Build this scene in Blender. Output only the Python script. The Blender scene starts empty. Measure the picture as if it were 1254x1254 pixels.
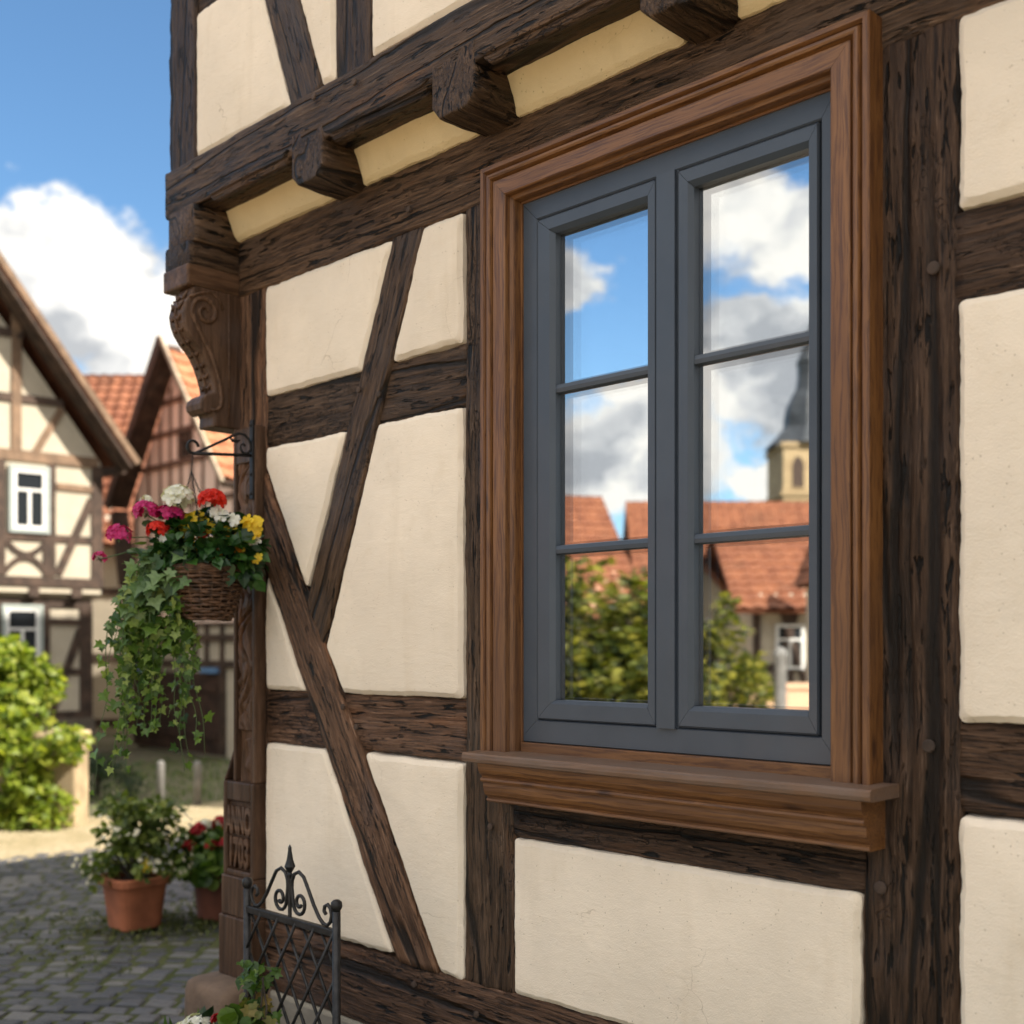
import bpy, bmesh, math, random
from mathutils import Vector, Matrix, noise
R = math.radians
S = bpy.context.scene
COL = S.collection
V3 = Vector

# ------------------------------------------------------------------ camera
FW = V3((-0.71025, 0.70395, 0)); RT = V3((0.70395, 0.71025, 0))
CAM = V3((0, -2.3, 1.6))
cd = bpy.data.cameras.new("camera"); cam = bpy.data.objects.new("camera", cd); COL.objects.link(cam)
cam.location = CAM
cam.rotation_euler = (R(90), 0, math.atan2(-FW.x, FW.y))
cd.sensor_width = 36; cd.lens = 1465 / 1254 * 36; cd.shift_y = 165 / 1254
cd.clip_start = 0.05; cd.clip_end = 3000
cd.dof.use_dof = True; cd.dof.focus_distance = 3.05; cd.dof.aperture_fstop = 2.2; cd.dof.aperture_blades = 9
S.camera = cam

# ------------------------------------------------------------------ sky and sun
SUN_EL, SUN_AZ = 42, 27          # azimuth from +X towards +Y
w = bpy.data.worlds.new("World"); S.world = w; w.use_nodes = True


class NT:
    """small helper round a node tree"""
    def __init__(s, nt):
        s.nt = nt; nt.nodes.clear()

    def add(s, t, ins=None, out=0, **props):
        n = s.nt.nodes.new(t)
        for k, v in props.items(): setattr(n, k, v)
        for k, v in (ins or {}).items():
            if isinstance(v, bpy.types.NodeSocket): s.nt.links.new(v, n.inputs[k])
            else:
                if isinstance(v, (tuple, list)) and len(v) == 3 and n.inputs[k].type == 'RGBA': v = (*v, 1)
                n.inputs[k].default_value = v
        s.last = n
        return n.outputs[out] if len(n.outputs) else n

    def m(s, op, a, b=0.0, clamp=False):
        return s.add('ShaderNodeMath', {0: a, 1: b}, operation=op, use_clamp=clamp)

    def vm(s, op, a, b=(0, 0, 0), out=0):
        return s.add('ShaderNodeVectorMath', {0: a, 1: b}, operation=op, out=out)

    def mix(s, f, a, b, blend='MIX'):
        return s.add('ShaderNodeMix', {0: f, 6: a, 7: b}, data_type='RGBA', blend_type=blend, out=2)

    def ramp(s, f, stops, interp='LINEAR'):
        o = s.add('ShaderNodeValToRGB', {0: f}); cr = s.last.color_ramp; cr.interpolation = interp
        while len(cr.elements) < len(stops): cr.elements.new(0.5)
        for e, (p, c) in zip(cr.elements, stops):
            e.position = p; e.color = (c, c, c, 1) if isinstance(c, (int, float)) else (*c, 1)
        return o

    def mr(s, f, a, b, c=0.0, d=1.0, smooth=True):
        return s.add('ShaderNodeMapRange', {0: f, 1: a, 2: b, 3: c, 4: d}, interpolation_type='SMOOTHSTEP' if smooth else 'LINEAR')

    def noise(s, vec, scale, detail=4, rough=0.55, dist=0.0, out=0):
        return s.add('ShaderNodeTexNoise', {'Vector': vec, 'Scale': scale, 'Detail': detail, 'Roughness': rough, 'Distortion': dist}, out=out)

    def scale(s, vec, sc):
        return s.vm('MULTIPLY', vec, sc)

    def bump(s, h, strength, dist, normal=None):
        ins = {'Height': h, 'Strength': strength, 'Distance': dist}
        if normal is not None: ins['Normal'] = normal
        return s.add('ShaderNodeBump', ins)

    def out(s, sh):
        s.add('ShaderNodeOutputMaterial', {0: sh})

    def pbr(s, col, rough=0.6, normal=None, **kw):
        ins = {'Base Color': col, 'Roughness': rough}
        if normal is not None: ins['Normal'] = normal
        for k, v in kw.items(): ins[k.replace('_', ' ')] = v
        return s.add('ShaderNodeBsdfPrincipled', ins)


def build_world():
    t = NT(w.node_tree)
    sky = t.add('ShaderNodeTexSky', sky_type='NISHITA', sun_disc=False, sun_elevation=R(SUN_EL), sun_rotation=R(90 - SUN_AZ),
                altitude=200, air_density=1.0, dust_density=0.6, ozone_density=2.4)
    D = t.add('ShaderNodeTexCoord')          # Generated = view direction
    D = t.vm('NORMALIZE', D)
    Dz = t.scale(D, (1, 1, 1.45))
    warp = t.vm('MULTIPLY', t.vm('SUBTRACT', t.noise(Dz, 7.0, 5, 0.62, out=1), (0.5, 0.5, 0.5)), (0.16, 0.16, 0.16))
    W = t.vm('ADD', Dz, warp)
    # cumulus heaps: direction, angular radius
    heaps = [((-0.868, 0.39, 0.300), .070), ((-0.848, 0.425, 0.262), .072), ((-0.885, 0.36, 0.262), .082), ((-0.862, 0.434, 0.215), .06),
             ((-0.80, 0.50, 0.27), .05),
             ((-0.655, -0.705, 0.289), .042), ((-0.62, -0.765, 0.185), .06), ((-0.656, -0.738, 0.150), .075), ((-0.60, -0.79, 0.15), .06),
             ((-0.548, -0.765, 0.345), .07), ((-0.508, -0.799, 0.318), .07), ((-0.53, -0.78, 0.325), .06),
             ((-0.563, -0.786, 0.243), .055), ((-0.528, -0.808, 0.235), .06), ((-0.55, -0.804, 0.205), .055), ((-0.52, -0.825, 0.20), .065),
             ((-0.531, -0.835, 0.142), .035), ((-0.49, -0.84, 0.23), .07)]
    best = None
    for d, r in heaps:
        d = V3(d).normalized()
        v = t.m('MULTIPLY_ADD', t.vm('DISTANCE', W, (d.x, d.y, d.z * 1.45), out=1), -1.0 / r)
        t.last.inputs[2].default_value = 1.0
        best = v if best is None else t.add('ShaderNodeMath', {0: best, 1: v, 2: 0.25}, operation='SMOOTH_MAX')
    fine = t.noise(W, 14.0, 6, 0.6)
    dens1 = t.m('MULTIPLY_ADD', t.m('SUBTRACT', fine, 0.5), 1.1); t.nt.links.new(best, t.last.inputs[2])
    # broad cumulus fields in the unseen sky, added to light the facade
    big = t.noise(t.vm('ADD', W, (3.1, 1.7, 0.4)), 2.3, 6, 0.55)
    dn = t.vm('DOT_PRODUCT', D, tuple(V3((-0.80, 0.10, 0.30)).normalized()), out=1)
    gate = t.mr(dn, 0.72, 0.92, 0.0, 0.34)
    gate2 = t.mr(t.vm('DOT_PRODUCT', D, tuple(V3((-0.58, -0.78, 0.24)).normalized()), out=1), 0.93, 0.98, 0.0, 0.34)
    hi = t.mr(t.add('ShaderNodeSeparateXYZ', {0: D}, out=2), 0.44, 0.62, 0.0, 0.12)  # denser cloud overhead, out of view, added for facade light
    dens2 = t.m('MULTIPLY', t.m('SUBTRACT', t.m('ADD', t.m('SUBTRACT', big, t.m('MAXIMUM', gate, gate2)), hi), 0.43), 5.0)
    dens = t.m('MAXIMUM', dens1, dens2)
    alpha = t.mr(dens, 0.0, 0.34)
    up = t.noise(t.vm('ADD', W, (5.135, 2.32, 0.76)), 9.0, 4, 0.5)
    here = t.noise(t.vm('ADD', W, (5.1, 2.3, 0.7)), 9.0, 4, 0.5)
    lit = t.m('MULTIPLY_ADD', t.m('SUBTRACT', here, up), 3.0); t.last.inputs[2].default_value = 0.74
    lit = t.m('SUBTRACT', lit, t.m('MULTIPLY', t.mr(dens, 0.30, 0.95), 0.42), True)
    cloud = t.ramp(lit, [(0.0, (2.9, 3.1, 3.45)), (0.4, (4.5, 4.65, 4.9)), (0.8, (6.6, 6.5, 6.35))])
    dz = t.add('ShaderNodeSeparateXYZ', {0: D}, out=2)
    # high clouds, out of view, made brighter to add light on the facade
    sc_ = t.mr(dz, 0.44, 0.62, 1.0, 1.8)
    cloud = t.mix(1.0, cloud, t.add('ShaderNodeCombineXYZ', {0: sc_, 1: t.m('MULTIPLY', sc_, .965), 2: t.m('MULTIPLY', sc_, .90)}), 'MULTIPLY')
    haze = t.mix(t.mr(dz, 0.0, 0.35, 0.42, 0.0), sky, (4.6, 5.4, 6.4))
    tint = t.mix(1.0, haze, (0.70, 0.90, 0.97), 'MULTIPLY')
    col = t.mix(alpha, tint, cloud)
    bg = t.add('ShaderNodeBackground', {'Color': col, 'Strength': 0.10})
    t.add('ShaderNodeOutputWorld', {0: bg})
    w.cycles.sampling_method = 'MANUAL'; w.cycles.sample_map_resolution = 512


build_world()
sl = bpy.data.lights.new("sun", 'SUN'); sun = bpy.data.objects.new("sun", sl); COL.objects.link(sun)
sl.energy = 5.0; sl.angle = R(0.5); sl.color = (1.0, 0.93, 0.82)
sd = V3((math.cos(R(SUN_EL)) * math.cos(R(SUN_AZ)), math.cos(R(SUN_EL)) * math.sin(R(SUN_AZ)), math.sin(R(SUN_EL))))
sun.rotation_euler = sd.to_track_quat('Z', 'Y').to_euler()
S.view_settings.view_transform = 'Standard'; S.view_settings.look = 'None'
S.view_settings.exposure = 1.06; S.view_settings.gamma = 1
S.cycles.max_bounces = 8; S.cycles.transparent_max_bounces = 8


# ------------------------------------------------------------------ object helpers
def link(o, parent=None):
    COL.objects.link(o)
    if parent is not None:
        o.parent = parent
        o.matrix_parent_inverse = WORLD[parent.name].inverted()
    WORLD[o.name] = o.matrix_basis.copy()
    return o


WORLD = {}


def tag(o, label, cat=None, group=None, kind=None):
    if label: o['label'] = label
    if cat: o['category'] = cat
    if group: o['group'] = group
    if kind: o['kind'] = kind
    return o


def empty(name, loc, label, cat, group=None):
    o = bpy.data.objects.new(name, None); o.location = loc; o.empty_display_size = 0.1
    COL.objects.link(o); WORLD[o.name] = Matrix.Translation(V3(loc))
    return tag(o, label, cat, group)


class MB:
    def __init__(s): s.v = []; s.f = []

    def quad(s, a, b, c, d):
        i = len(s.v); s.v += [V3(a), V3(b), V3(c), V3(d)]; s.f.append((i, i + 1, i + 2, i + 3))

    def poly(s, pts):
        i = len(s.v); s.v += [V3(p) for p in pts]; s.f.append(tuple(range(i, i + len(pts))))

    def box(s, x0, x1, y0, y1, z0, z1, M=None):
        P = [V3(p) for p in ((x0, y0, z0), (x1, y0, z0), (x1, y1, z0), (x0, y1, z0), (x0, y0, z1), (x1, y0, z1), (x1, y1, z1), (x0, y1, z1))]
        if M is not None: P = [M @ p for p in P]
        i = len(s.v); s.v += P
        for f in ((3, 2, 1, 0), (4, 5, 6, 7), (0, 1, 5, 4), (1, 2, 6, 5), (2, 3, 7, 6), (3, 0, 4, 7)): s.f.append(tuple(i + k for k in f))

    def bar(s, a, b, wd, ht, up=(0, 0, 1)):
        a = V3(a); b = V3(b); ex = (b - a); L = ex.length; ex.normalize()
        u = V3(up); es = ex.cross(u).normalized(); eu = es.cross(ex)
        M = Matrix.Translation(a) @ Matrix((ex, es, eu)).transposed().to_4x4()
        s.box(0, L, -wd / 2, wd / 2, -ht / 2, ht / 2, M)

    def tube(s, pts, rad, n=8, closed=False, cap=True):
        pts = [V3(p) for p in pts]; k = len(pts); rings = []
        nrm = None
        for i, p in enumerate(pts):
            a = pts[i - 1] if (i or closed) else pts[i]; b = pts[(i + 1) % k] if (i < k - 1 or closed) else pts[i]
            t = (b - a).normalized()
            if nrm is None:
                nrm = t.orthogonal().normalized()
            nrm = (nrm - t * nrm.dot(t))
            nrm = nrm.normalized() if nrm.length > 1e-6 else t.orthogonal().normalized()
            bn = t.cross(nrm)
            r = rad[i] if isinstance(rad, (list, tuple)) else rad
            base = len(s.v)
            for j in range(n):
                an = 2 * math.pi * j / n
                s.v.append(p + (nrm * math.cos(an) + bn * math.sin(an)) * r)
            rings.append(base)
        for i in range(k if closed else k - 1):
            A = rings[i]; B = rings[(i + 1) % k]
            for j in range(n): s.f.append((A + j, A + (j + 1) % n, B + (j + 1) % n, B + j))
        if cap and not closed:
            s.f.append(tuple(rings[0] + j for j in reversed(range(n)))); s.f.append(tuple(rings[-1] + j for j in range(n)))

    def lathe(s, prof, c=(0, 0, 0), n=24, sq=0.0):
        c = V3(c); rings = []
        for r, z in prof:
            base = len(s.v)
            for j in range(n):
                a = 2 * math.pi * j / n; ca, sa = math.cos(a), math.sin(a)
                k = 1.0 if not sq else 1.0 / (abs(ca) ** sq + abs(sa) ** sq) ** (1 / sq)
                s.v.append(c + V3((ca * k * r, sa * k * r, z)))
            rings.append(base)
        for A, B in zip(rings, rings[1:]):
            for j in range(n): s.f.append((A + j, A + (j + 1) % n, B + (j + 1) % n, B + j))
        s.f.append(tuple(rings[0] + j for j in reversed(range(n)))); s.f.append(tuple(rings[-1] + j for j in range(n)))

    def prism(s, pts, off):
        """closed polygon pts (3-D) extruded by vector off"""
        off = V3(off); n = len(pts); i = len(s.v)
        s.v += [V3(p) for p in pts] + [V3(p) + off for p in pts]
        s.f.append(tuple(i + k for k in range(n))); s.f.append(tuple(i + n + k for k in reversed(range(n))))
        for k in range(n): s.f.append((i + k, i + n + k, i + n + (k + 1) % n, i + (k + 1) % n))

    def build(s, name, mat, parent=None, frame=None, smooth=False, bevel=0.0, fixn=True, seg=2):
        me = bpy.data.meshes.new(name)
        vs = s.v
        if frame is not None:
            inv = frame.inverted(); vs = [inv @ v for v in vs]
        me.from_pydata([tuple(v) for v in vs], [], s.f)
        if fixn:
            b = bmesh.new(); b.from_mesh(me); bmesh.ops.recalc_face_normals(b, faces=b.faces); b.to_mesh(me); b.free()
        for mt in (mat if isinstance(mat, (list, tuple)) else [mat]): me.materials.append(mt)
        if smooth:
            for p in me.polygons: p.use_smooth = True
        o = bpy.data.objects.new(name, me)
        if frame is not None: o.matrix_basis = frame
        if bevel:
            md = o.modifiers.new("bevel", 'BEVEL'); md.width = bevel; md.segments = seg; md.limit_method = 'ANGLE'; md.angle_limit = R(40)
        link(o, parent)
        if parent is not None: o.matrix_basis = frame if frame is not None else Matrix.Identity(4)
        return o


def frame3(o, ex, ey, ez):
    return Matrix.Translation(V3(o)) @ Matrix((V3(ex).normalized(), V3(ey).normalized(), V3(ez).normalized())).transposed().to_4x4()


# ------------------------------------------------------------------ materials
def newmat(name):
    m = bpy.data.materials.new(name); m.use_nodes = True
    return m, NT(m.node_tree)


def objvec(t, spread=7.0):
    tc = t.add('ShaderNodeTexCoord', out=3)
    rnd = t.add('ShaderNodeObjectInfo', out=5)
    off = t.add('ShaderNodeCombineXYZ', {0: t.m('MULTIPLY', rnd, 31.0), 1: t.m('MULTIPLY', rnd, spread), 2: t.m('MULTIPLY', rnd, 11.0)})
    return t.vm('ADD', tc, off), rnd


def mat_timber(name='old_timber', warm=1.0, light=1.0, rough_bump=1.0, worn=1.0):
    m, t = newmat(name)
    V, rnd = objvec(t)
    wv = t.vm('MULTIPLY', t.vm('SUBTRACT', t.noise(t.scale(V, (2.2, 5, 5)), 1.0, 3, 0.5, out=1), (.5, .5, .5)), (0.0, 0.030, 0.02))
    Vw = t.vm('ADD', V, wv)
    g1 = t.noise(t.scale(Vw, (7, 150, 90)), 1.0, 4, 0.70)
    g2 = t.noise(t.scale(Vw, (2.0, 38, 24)), 1.0, 6, 0.72, 0.3)
    g3 = t.noise(t.scale(V, (3, 5, 5)), 1.0, 4, 0.6)
    def c(r, g, b): return (r * light * warm, g * light, b * light)
    col = t.ramp(g2, [(0.28, c(.030, .0175, .0098)), (0.44, c(.066, .0385, .0215)), (0.58, c(.108, .066, .039)), (0.78, c(.185, .120, .075))])
    col = t.mix(t.mr(g1, 0.38, 0.52, 0.9 * worn, 0.0), col, c(.018, .0105, .006))
    col = t.mix(t.mr(g1, 0.58, 0.72, 0.0, 0.75 * worn), col, c(.26, .185, .130))
    col = t.mix(t.mr(g3, 0.50, 0.72, 0, 0.55), col, c(.088, .066, .055))
    col = t.mix(t.mr(t.noise(t.scale(V, (1.6, 9, 9)), 1.0, 3), 0.60, 0.74, 0, 0.4), col, c(.19, .090, .038))
    col = t.mix(1.0, col, t.ramp(rnd, [(0, (.62, .60, .60)), (.3, (1.05, .98, .90)), (.6, (.80, .79, .80)), (.8, (1.25, 1.16, 1.06)), (1, (.95, .84, .74))]), 'MULTIPLY')
    # drying splits along the grain, worm tracks and short gouges; shade inside painted near-black
    n1 = t.noise(t.scale(Vw, (0.35, 7.0, 5)), 1.0, 1, 0.4)
    cr1 = t.mr(t.m('ABSOLUTE', t.m('SUBTRACT', n1, 0.5)), 0.003, 0.017, 1.0, 0.0)
    n2 = t.noise(t.scale(Vw, (9, 66, 34)), 1.0, 3, 0.6, 0.4)
    gz = t.mr(t.noise(t.scale(V, (2.2, 7, 7)), 1.0, 3), 0.42, 0.58)
    cr2 = t.m('MULTIPLY', t.mr(n2, 0.36, 0.43, 1.0, 0.0), t.m('MULTIPLY_ADD', gz, 0.85)); t.last.inputs[2].default_value = 0.0
    n3 = t.noise(t.scale(V, (17, 46, 40)), 1.0, 2, 0.5, 1.2)
    cr3 = t.m('MULTIPLY', t.mr(t.m('ABSOLUTE', t.m('SUBTRACT', n3, 0.5)), 0.006, 0.03, 1.0, 0.0), t.mr(t.noise(t.scale(V, (1.7, 4, 4)), 1.0, 2), 0.54, 0.64))
    cr = t.m('MULTIPLY', t.m('MAXIMUM', cr1, t.m('MAXIMUM', cr2, t.m('MULTIPLY', cr3, 0.8))), worn)
    col = t.mix(t.m('MULTIPLY', cr, 0.9), col, (.0055, .0036, .0026))
    h = t.m('SUBTRACT', t.m('ADD', t.m('MULTIPLY', g1, 0.45), t.m('MULTIPLY', g2, 0.9)), t.m('MULTIPLY', cr, 0.8))
    nb = t.bump(h, 1.0 * rough_bump, 0.014)
    sh = t.pbr(col, t.mr(g1, 0.3, 0.8, 0.42, 0.7), nb, **{'Specular IOR Level': 0.25})
    t.out(sh); return m


def mat_oak(name='stained_oak', grey=0.0):
    m, t = newmat(name)
    V, rnd = objvec(t)
    wv = t.vm('MULTIPLY', t.vm('SUBTRACT', t.noise(t.scale(V, (2.5, 9, 9)), 1.0, 3, 0.5, out=1), (.5, .5, .5)), (0.0, 0.06, 0.02))
    Vw = t.vm('ADD', V, wv)
    g1 = t.noise(t.scale(Vw, (6, 210, 150)), 1.0, 4, 0.65)
    g2 = t.noise(t.scale(Vw, (1.3, 26, 18)), 1.0, 4, 0.6, 1.2)
    g4 = t.noise(t.scale(V, (1.4, 5, 5)), 1.0, 3, 0.5)
    col = t.ramp(g2, [(0.25, (.125, .048, .013)), (0.5, (.187, .076, .022)), (0.75, (.265, .118, .038))])
    col = t.mix(t.mr(g1, 0.40, 0.53, 0.8, 0.0), col, (.075, .026, .009))
    col = t.mix(t.mr(g4, 0.45, 0.7, 0.0, 0.5), col, (.11, .050, .022))
    kn = t.add('ShaderNodeTexVoronoi', {'Vector': t.scale(Vw, (3.2, 11, 9)), 'Scale': 1.0})
    col = t.mix(t.mr(kn, 0.03, 0.13, 0.85, 0.0), col, (.045, .016, .007))
    if grey:
        col = t.mix(t.mr(t.noise(V, 9, 5), 0.35, 0.65, grey * 0.6, grey), col, (.15, .105, .08))
    nb = t.bump(t.m('ADD', t.m('MULTIPLY', g1, 0.6), t.m('MULTIPLY', g2, 0.4)), 0.5, 0.003)
    t.out(t.pbr(col, t.mr(g4, 0.3, 0.7, 0.38, 0.62), nb, Coat_Weight=0.06, Coat_Roughness=0.35)); return m


def mat_plaster(name='cream_plaster', base=(.87, .738, .588), bump=1.0):
    m, t = newmat(name)
    V, rnd = objvec(t)
    a = t.noise(V, 2.2, 5, 0.6); b = t.noise(V, 11, 5, 0.62); c = t.noise(V, 260, 3, 0.6)
    col = t.mix(t.mr(a, 0.35, 0.7), tuple(x * 0.93 for x in base), tuple(min(1, x * 1.05) for x in base))
    col = t.mix(t.mr(b, 0.52, 0.75, 0, 0.25), col, (base[0] * .82, base[1] * .78, base[2] * .70))
    pv = t.add('ShaderNodeTexVoronoi', {'Vector': t.scale(V, (1, 1, .8)), 'Scale': 74.0, 'Randomness': 1.0})
    pit = t.m('MULTIPLY', t.mr(pv, 0.07, 0.17, 1.0, 0.0), t.mr(t.noise(V, 21, 2), 0.47, 0.60))
    col = t.mix(t.m('MULTIPLY', pit, 0.55), col, (base[0] * .45, base[1] * .40, base[2] * .34))
    ck = t.add('ShaderNodeTexVoronoi', {'Vector': t.vm('ADD', V, t.vm('MULTIPLY', t.noise(V, 9, 3, out=1), (.10, .10, .10))), 'Scale': 3.2}, feature='DISTANCE_TO_EDGE')
    crk = t.m('MULTIPLY', t.mr(ck, 0.0008, 0.0035, 1.0, 0.0), t.mr(t.noise(V, 2.6, 3), 0.55, 0.68))
    col = t.mix(t.m('MULTIPLY', crk, 0.55), col, (base[0] * .42, base[1] * .36, base[2] * .28))
    stain = t.noise(t.scale(V, (7, 7, 1.1)), 1.0, 5, 0.62)
    col = t.mix(t.mr(stain, 0.54, 0.76, 0, 0.30), col, (base[0] * .74, base[1] * .69, base[2] * .60))
    trow = t.noise(t.scale(V, (9, 9, 34)), 1.0, 4, 0.6, 0.7)
    h = t.m('SUBTRACT', t.m('ADD', t.m('MULTIPLY', b, 0.8), t.m('ADD', t.m('MULTIPLY', c, 0.32), t.m('MULTIPLY', trow, 0.30))), t.m('MULTIPLY', pit, 0.45))
    nb = t.bump(h, 0.42 * bump, 0.012)
    t.out(t.pbr(col, 0.88, nb, **{'Specular IOR Level': 0.2})); return m


def mat_simple(name, col, rough=0.6, metal=0.0, var=0.15, nscale=8.0, bump=0.0, bscale=60.0, bdist=0.004, spec=0.5, coat=0.0):
    m, t = newmat(name)
    V, rnd = objvec(t)
    n = t.noise(V, nscale, 5, 0.6)
    c = t.mix(t.mr(n, 0.3, 0.7), tuple(x * (1 - var) for x in col), tuple(min(1, x * (1 + var)) for x in col))
    nb = None
    if bump: nb = t.bump(t.noise(V, bscale, 4, 0.6), bump, bdist)
    t.out(t.pbr(c, rough, nb, Metallic=metal, Coat_Weight=coat, **{'Specular IOR Level': spec})); return m


def mat_leaf(name, c0, c1, trans=0.35, rough=0.45, c2=None):
    m, t = newmat(name)
    g = t.add('ShaderNodeNewGeometry', out=8)          # random per island
    stops = [(0.0, c0), (0.6, c1)] + ([(1.0, c2)] if c2 else [])
    c = t.ramp(g, stops)
    V, rnd = objvec(t)
    c = t.mix(t.mr(t.noise(V, 90, 3), 0.3, 0.7, 0, 0.3), c, tuple(x * 0.6 for x in c0))
    p = t.pbr(c, rough, **{'Specular IOR Level': 0.4})
    tr = t.add('ShaderNodeBsdfTranslucent', {'Color': t.mix(1.0, c, (1.3, 1.35, 0.55), 'MULTIPLY')})
    t.out(t.add('ShaderNodeMixShader', {0: trans, 1: p, 2: tr})); return m


def mat_tile(name, c0=(.175, .056, .024), c1=(.27, .098, .043)):
    m, t = newmat(name)
    tc = t.add('ShaderNodeTexCoord', out=3)
    br = t.add('ShaderNodeTexBrick', {'Vector': tc, 'Scale': 1.0, 'Brick Width': 0.2, 'Row Height': 0.16, 'Mortar Size': 0.004, 'Color1': (0, 0, 0, 1), 'Color2': (1, 1, 1, 1), 'Mortar': (0, 0, 0, 1)})
    n = t.noise(tc, 1.1, 5, 0.6)
    c = t.mix(br, c0, c1)
    c = t.mix(t.mr(n, 0.5, 0.72, 0, 0.55), c, (c0[0] * .6, c0[1] * .8, c0[2] * .9))
    t.out(t.pbr(c, 0.8, t.bump(t.noise(tc, 40, 3), 0.3, 0.01))); return m


def mat_cobble(name='cobble_stone'):
    m, t = newmat(name)
    g = t.add('ShaderNodeNewGeometry', out=8)
    c = t.ramp(g, [(0.0, (.026, .028, .036)), (0.45, (.050, .051, .060)), (0.8, (.088, .085, .086)), (1.0, (.14, .13, .12))])
    V, rnd = objvec(t)
    n = t.noise(V, 26, 5, 0.65)
    c = t.mix(t.mr(n, 0.42, 0.7, 0, 0.35), c, (.12, .11, .10))
    c = t.mix(t.mr(t.noise(V, 1.6, 4), 0.55, 0.72, 0, 0.35), c, (.07, .068, .038))
    t.out(t.pbr(c, t.mr(n, 0.3, 0.7, 0.42, 0.7), t.bump(n, 0.5, 0.012))); return m


def mat_ground(name, c0, c1, c2=None, sc=3.0, fine=30, bump=0.4, dist=0.02):
    m, t = newmat(name)
    V = t.add('ShaderNodeTexCoord', out=3)
    n = t.noise(V, sc, 6, 0.65); f = t.noise(V, fine, 5, 0.65)
    c = t.mix(t.mr(n, 0.35, 0.65), c0, c1)
    if c2: c = t.mix(t.mr(f, 0.48, 0.66), c, c2)
    t.out(t.pbr(c, 0.9, t.bump(f, bump, dist), **{'Specular IOR Level': 0.2})); return m


def mat_masonry(name, c0, c1, bw, bh, mortar=(.3, .26, .2)):
    m, t = newmat(name)
    tc = t.add('ShaderNodeTexCoord', out=3)
    s = t.add('ShaderNodeSeparateXYZ', {0: tc}); s = t.last
    v = t.add('ShaderNodeCombineXYZ', {0: t.m('ADD', s.outputs[0], s.outputs[1]), 1: s.outputs[2], 2: 0.0})
    v = t.vm('ADD', v, t.vm('MULTIPLY', t.noise(tc, 3, 3, out=1), (.04, .04, 0)))
    br = t.add('ShaderNodeTexBrick', {'Vector': v, 'Scale': 1.0, 'Brick Width': bw, 'Row Height': bh, 'Mortar Size': 0.012, 'Color1': (*c0, 1), 'Color2': (*c1, 1), 'Mortar': (*mortar, 1)})
    bfac = t.last.outputs[1]
    n = t.noise(tc, 9, 5, 0.65)
    c = t.mix(t.mr(n, 0.4, 0.7, 0, 0.4), br, tuple(x * .6 for x in c0))
    t.out(t.pbr(c, 0.9, t.bump(t.m('SUBTRACT', n, bfac), 0.6, 0.02))); return m


def mat_glass():
    """reflective low-e pane: front layer"""
    m, t = newmat('window_glass')
    g = t.add('ShaderNodeBsdfGlossy', {'Color': (.97, .98, 1, 1), 'Roughness': 0.0})
    tr = t.add('ShaderNodeBsdfTransparent', {'Color': (.97, .985, .98, 1)})
    t.out(t.add('ShaderNodeMixShader', {0: 0.42, 1: tr, 2: g}))
    m2, t = newmat('coated_inner_glass')
    g = t.add('ShaderNodeBsdfGlossy', {'Color': (.96, .98, 1, 1), 'Roughness': 0.0})
    tr = t.add('ShaderNodeBsdfTransparent', {'Color': (.6, .62, .62, 1)})
    t.out(t.add('ShaderNodeMixShader', {0: 0.80, 1: tr, 2: g}))
    m3, t = newmat('plain_window_glass')
    V = t.add('ShaderNodeTexCoord', out=3)
    t.out(t.pbr((.020, .024, .028), 0.06, t.bump(t.noise(V, 3, 2), 0.05, 0.02), **{'Specular IOR Level': 0.25}))
    return m, m2, m3


TIMBER = mat_timber('old_timber', 1.02, 1.12); TIMBER_WARM = mat_timber('brown_timber', 1.12, 1.5)
TIMBER_DARK = mat_timber('dark_timber', 1.08, 0.85)
CARVED = mat_timber('carved_timber', 1.1, 1.15, 0.22, 0.25)
OAK = mat_oak(); OAKW = mat_oak('weathered_oak', 0.75)
PLASTER = mat_plaster(); SOFFIT = mat_plaster('bounce_lit_plaster', (.80, .62, .36), 1.3)  # the soffit yellow puts warm bounce light into the plaster colour
PAINT = mat_simple('slate_grey_paint', (.054, .066, .086), 0.42, var=0.06, bump=0.04, bscale=300, coat=0.08)
GASKET = mat_simple('black_gasket', (.010, .010, .011), 0.6)
GLASS, GLASS2, GLASS3 = mat_glass()
IRON = mat_simple('wrought_iron', (.022, .021, .022), 0.5, metal=0.55, var=0.35, nscale=30, bump=0.35, bscale=160, bdist=0.002)
IRON_GREY = mat_simple('grey_painted_iron', (.026, .024, .024), 0.45, metal=0.45, var=0.4, nscale=40, bump=0.3, bscale=160, bdist=0.002)
SAND = mat_simple('sandstone', (.155, .100, .066), 0.9, var=0.35, nscale=5, bump=0.5, bscale=70, bdist=0.006)
PALESTONE = mat_simple('pale_sandstone', (.36, .27, .16), 0.9, var=0.3, nscale=5, bump=0.5, bscale=50, bdist=0.01)
PLINTH = mat_masonry('plinth_stone', (.30, .26, .21), (.22, .19, .155), 0.55, 0.22)
TERRA = mat_simple('terracotta', (.36, .115, .050), 0.8, var=0.25, nscale=6, bump=0.2, bscale=120)
TERRA_D = mat_simple('dark_terracotta', (.16, .050, .026), 0.8, var=0.3, nscale=6, bump=0.2, bscale=120)
WICKER = mat_simple('wicker', (.095, .045, .022), 0.55, var=0.6, nscale=40, bump=0.4, bscale=200)
SOIL = mat_simple('potting_soil', (.03, .02, .014), 0.95, var=0.4, bump=0.6, bscale=60, bdist=0.01)
IVY = mat_leaf('ivy_leaf', (.026, .065, .010), (.14, .235, .034), 0.34, 0.38, (.36, .42, .11))
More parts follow.
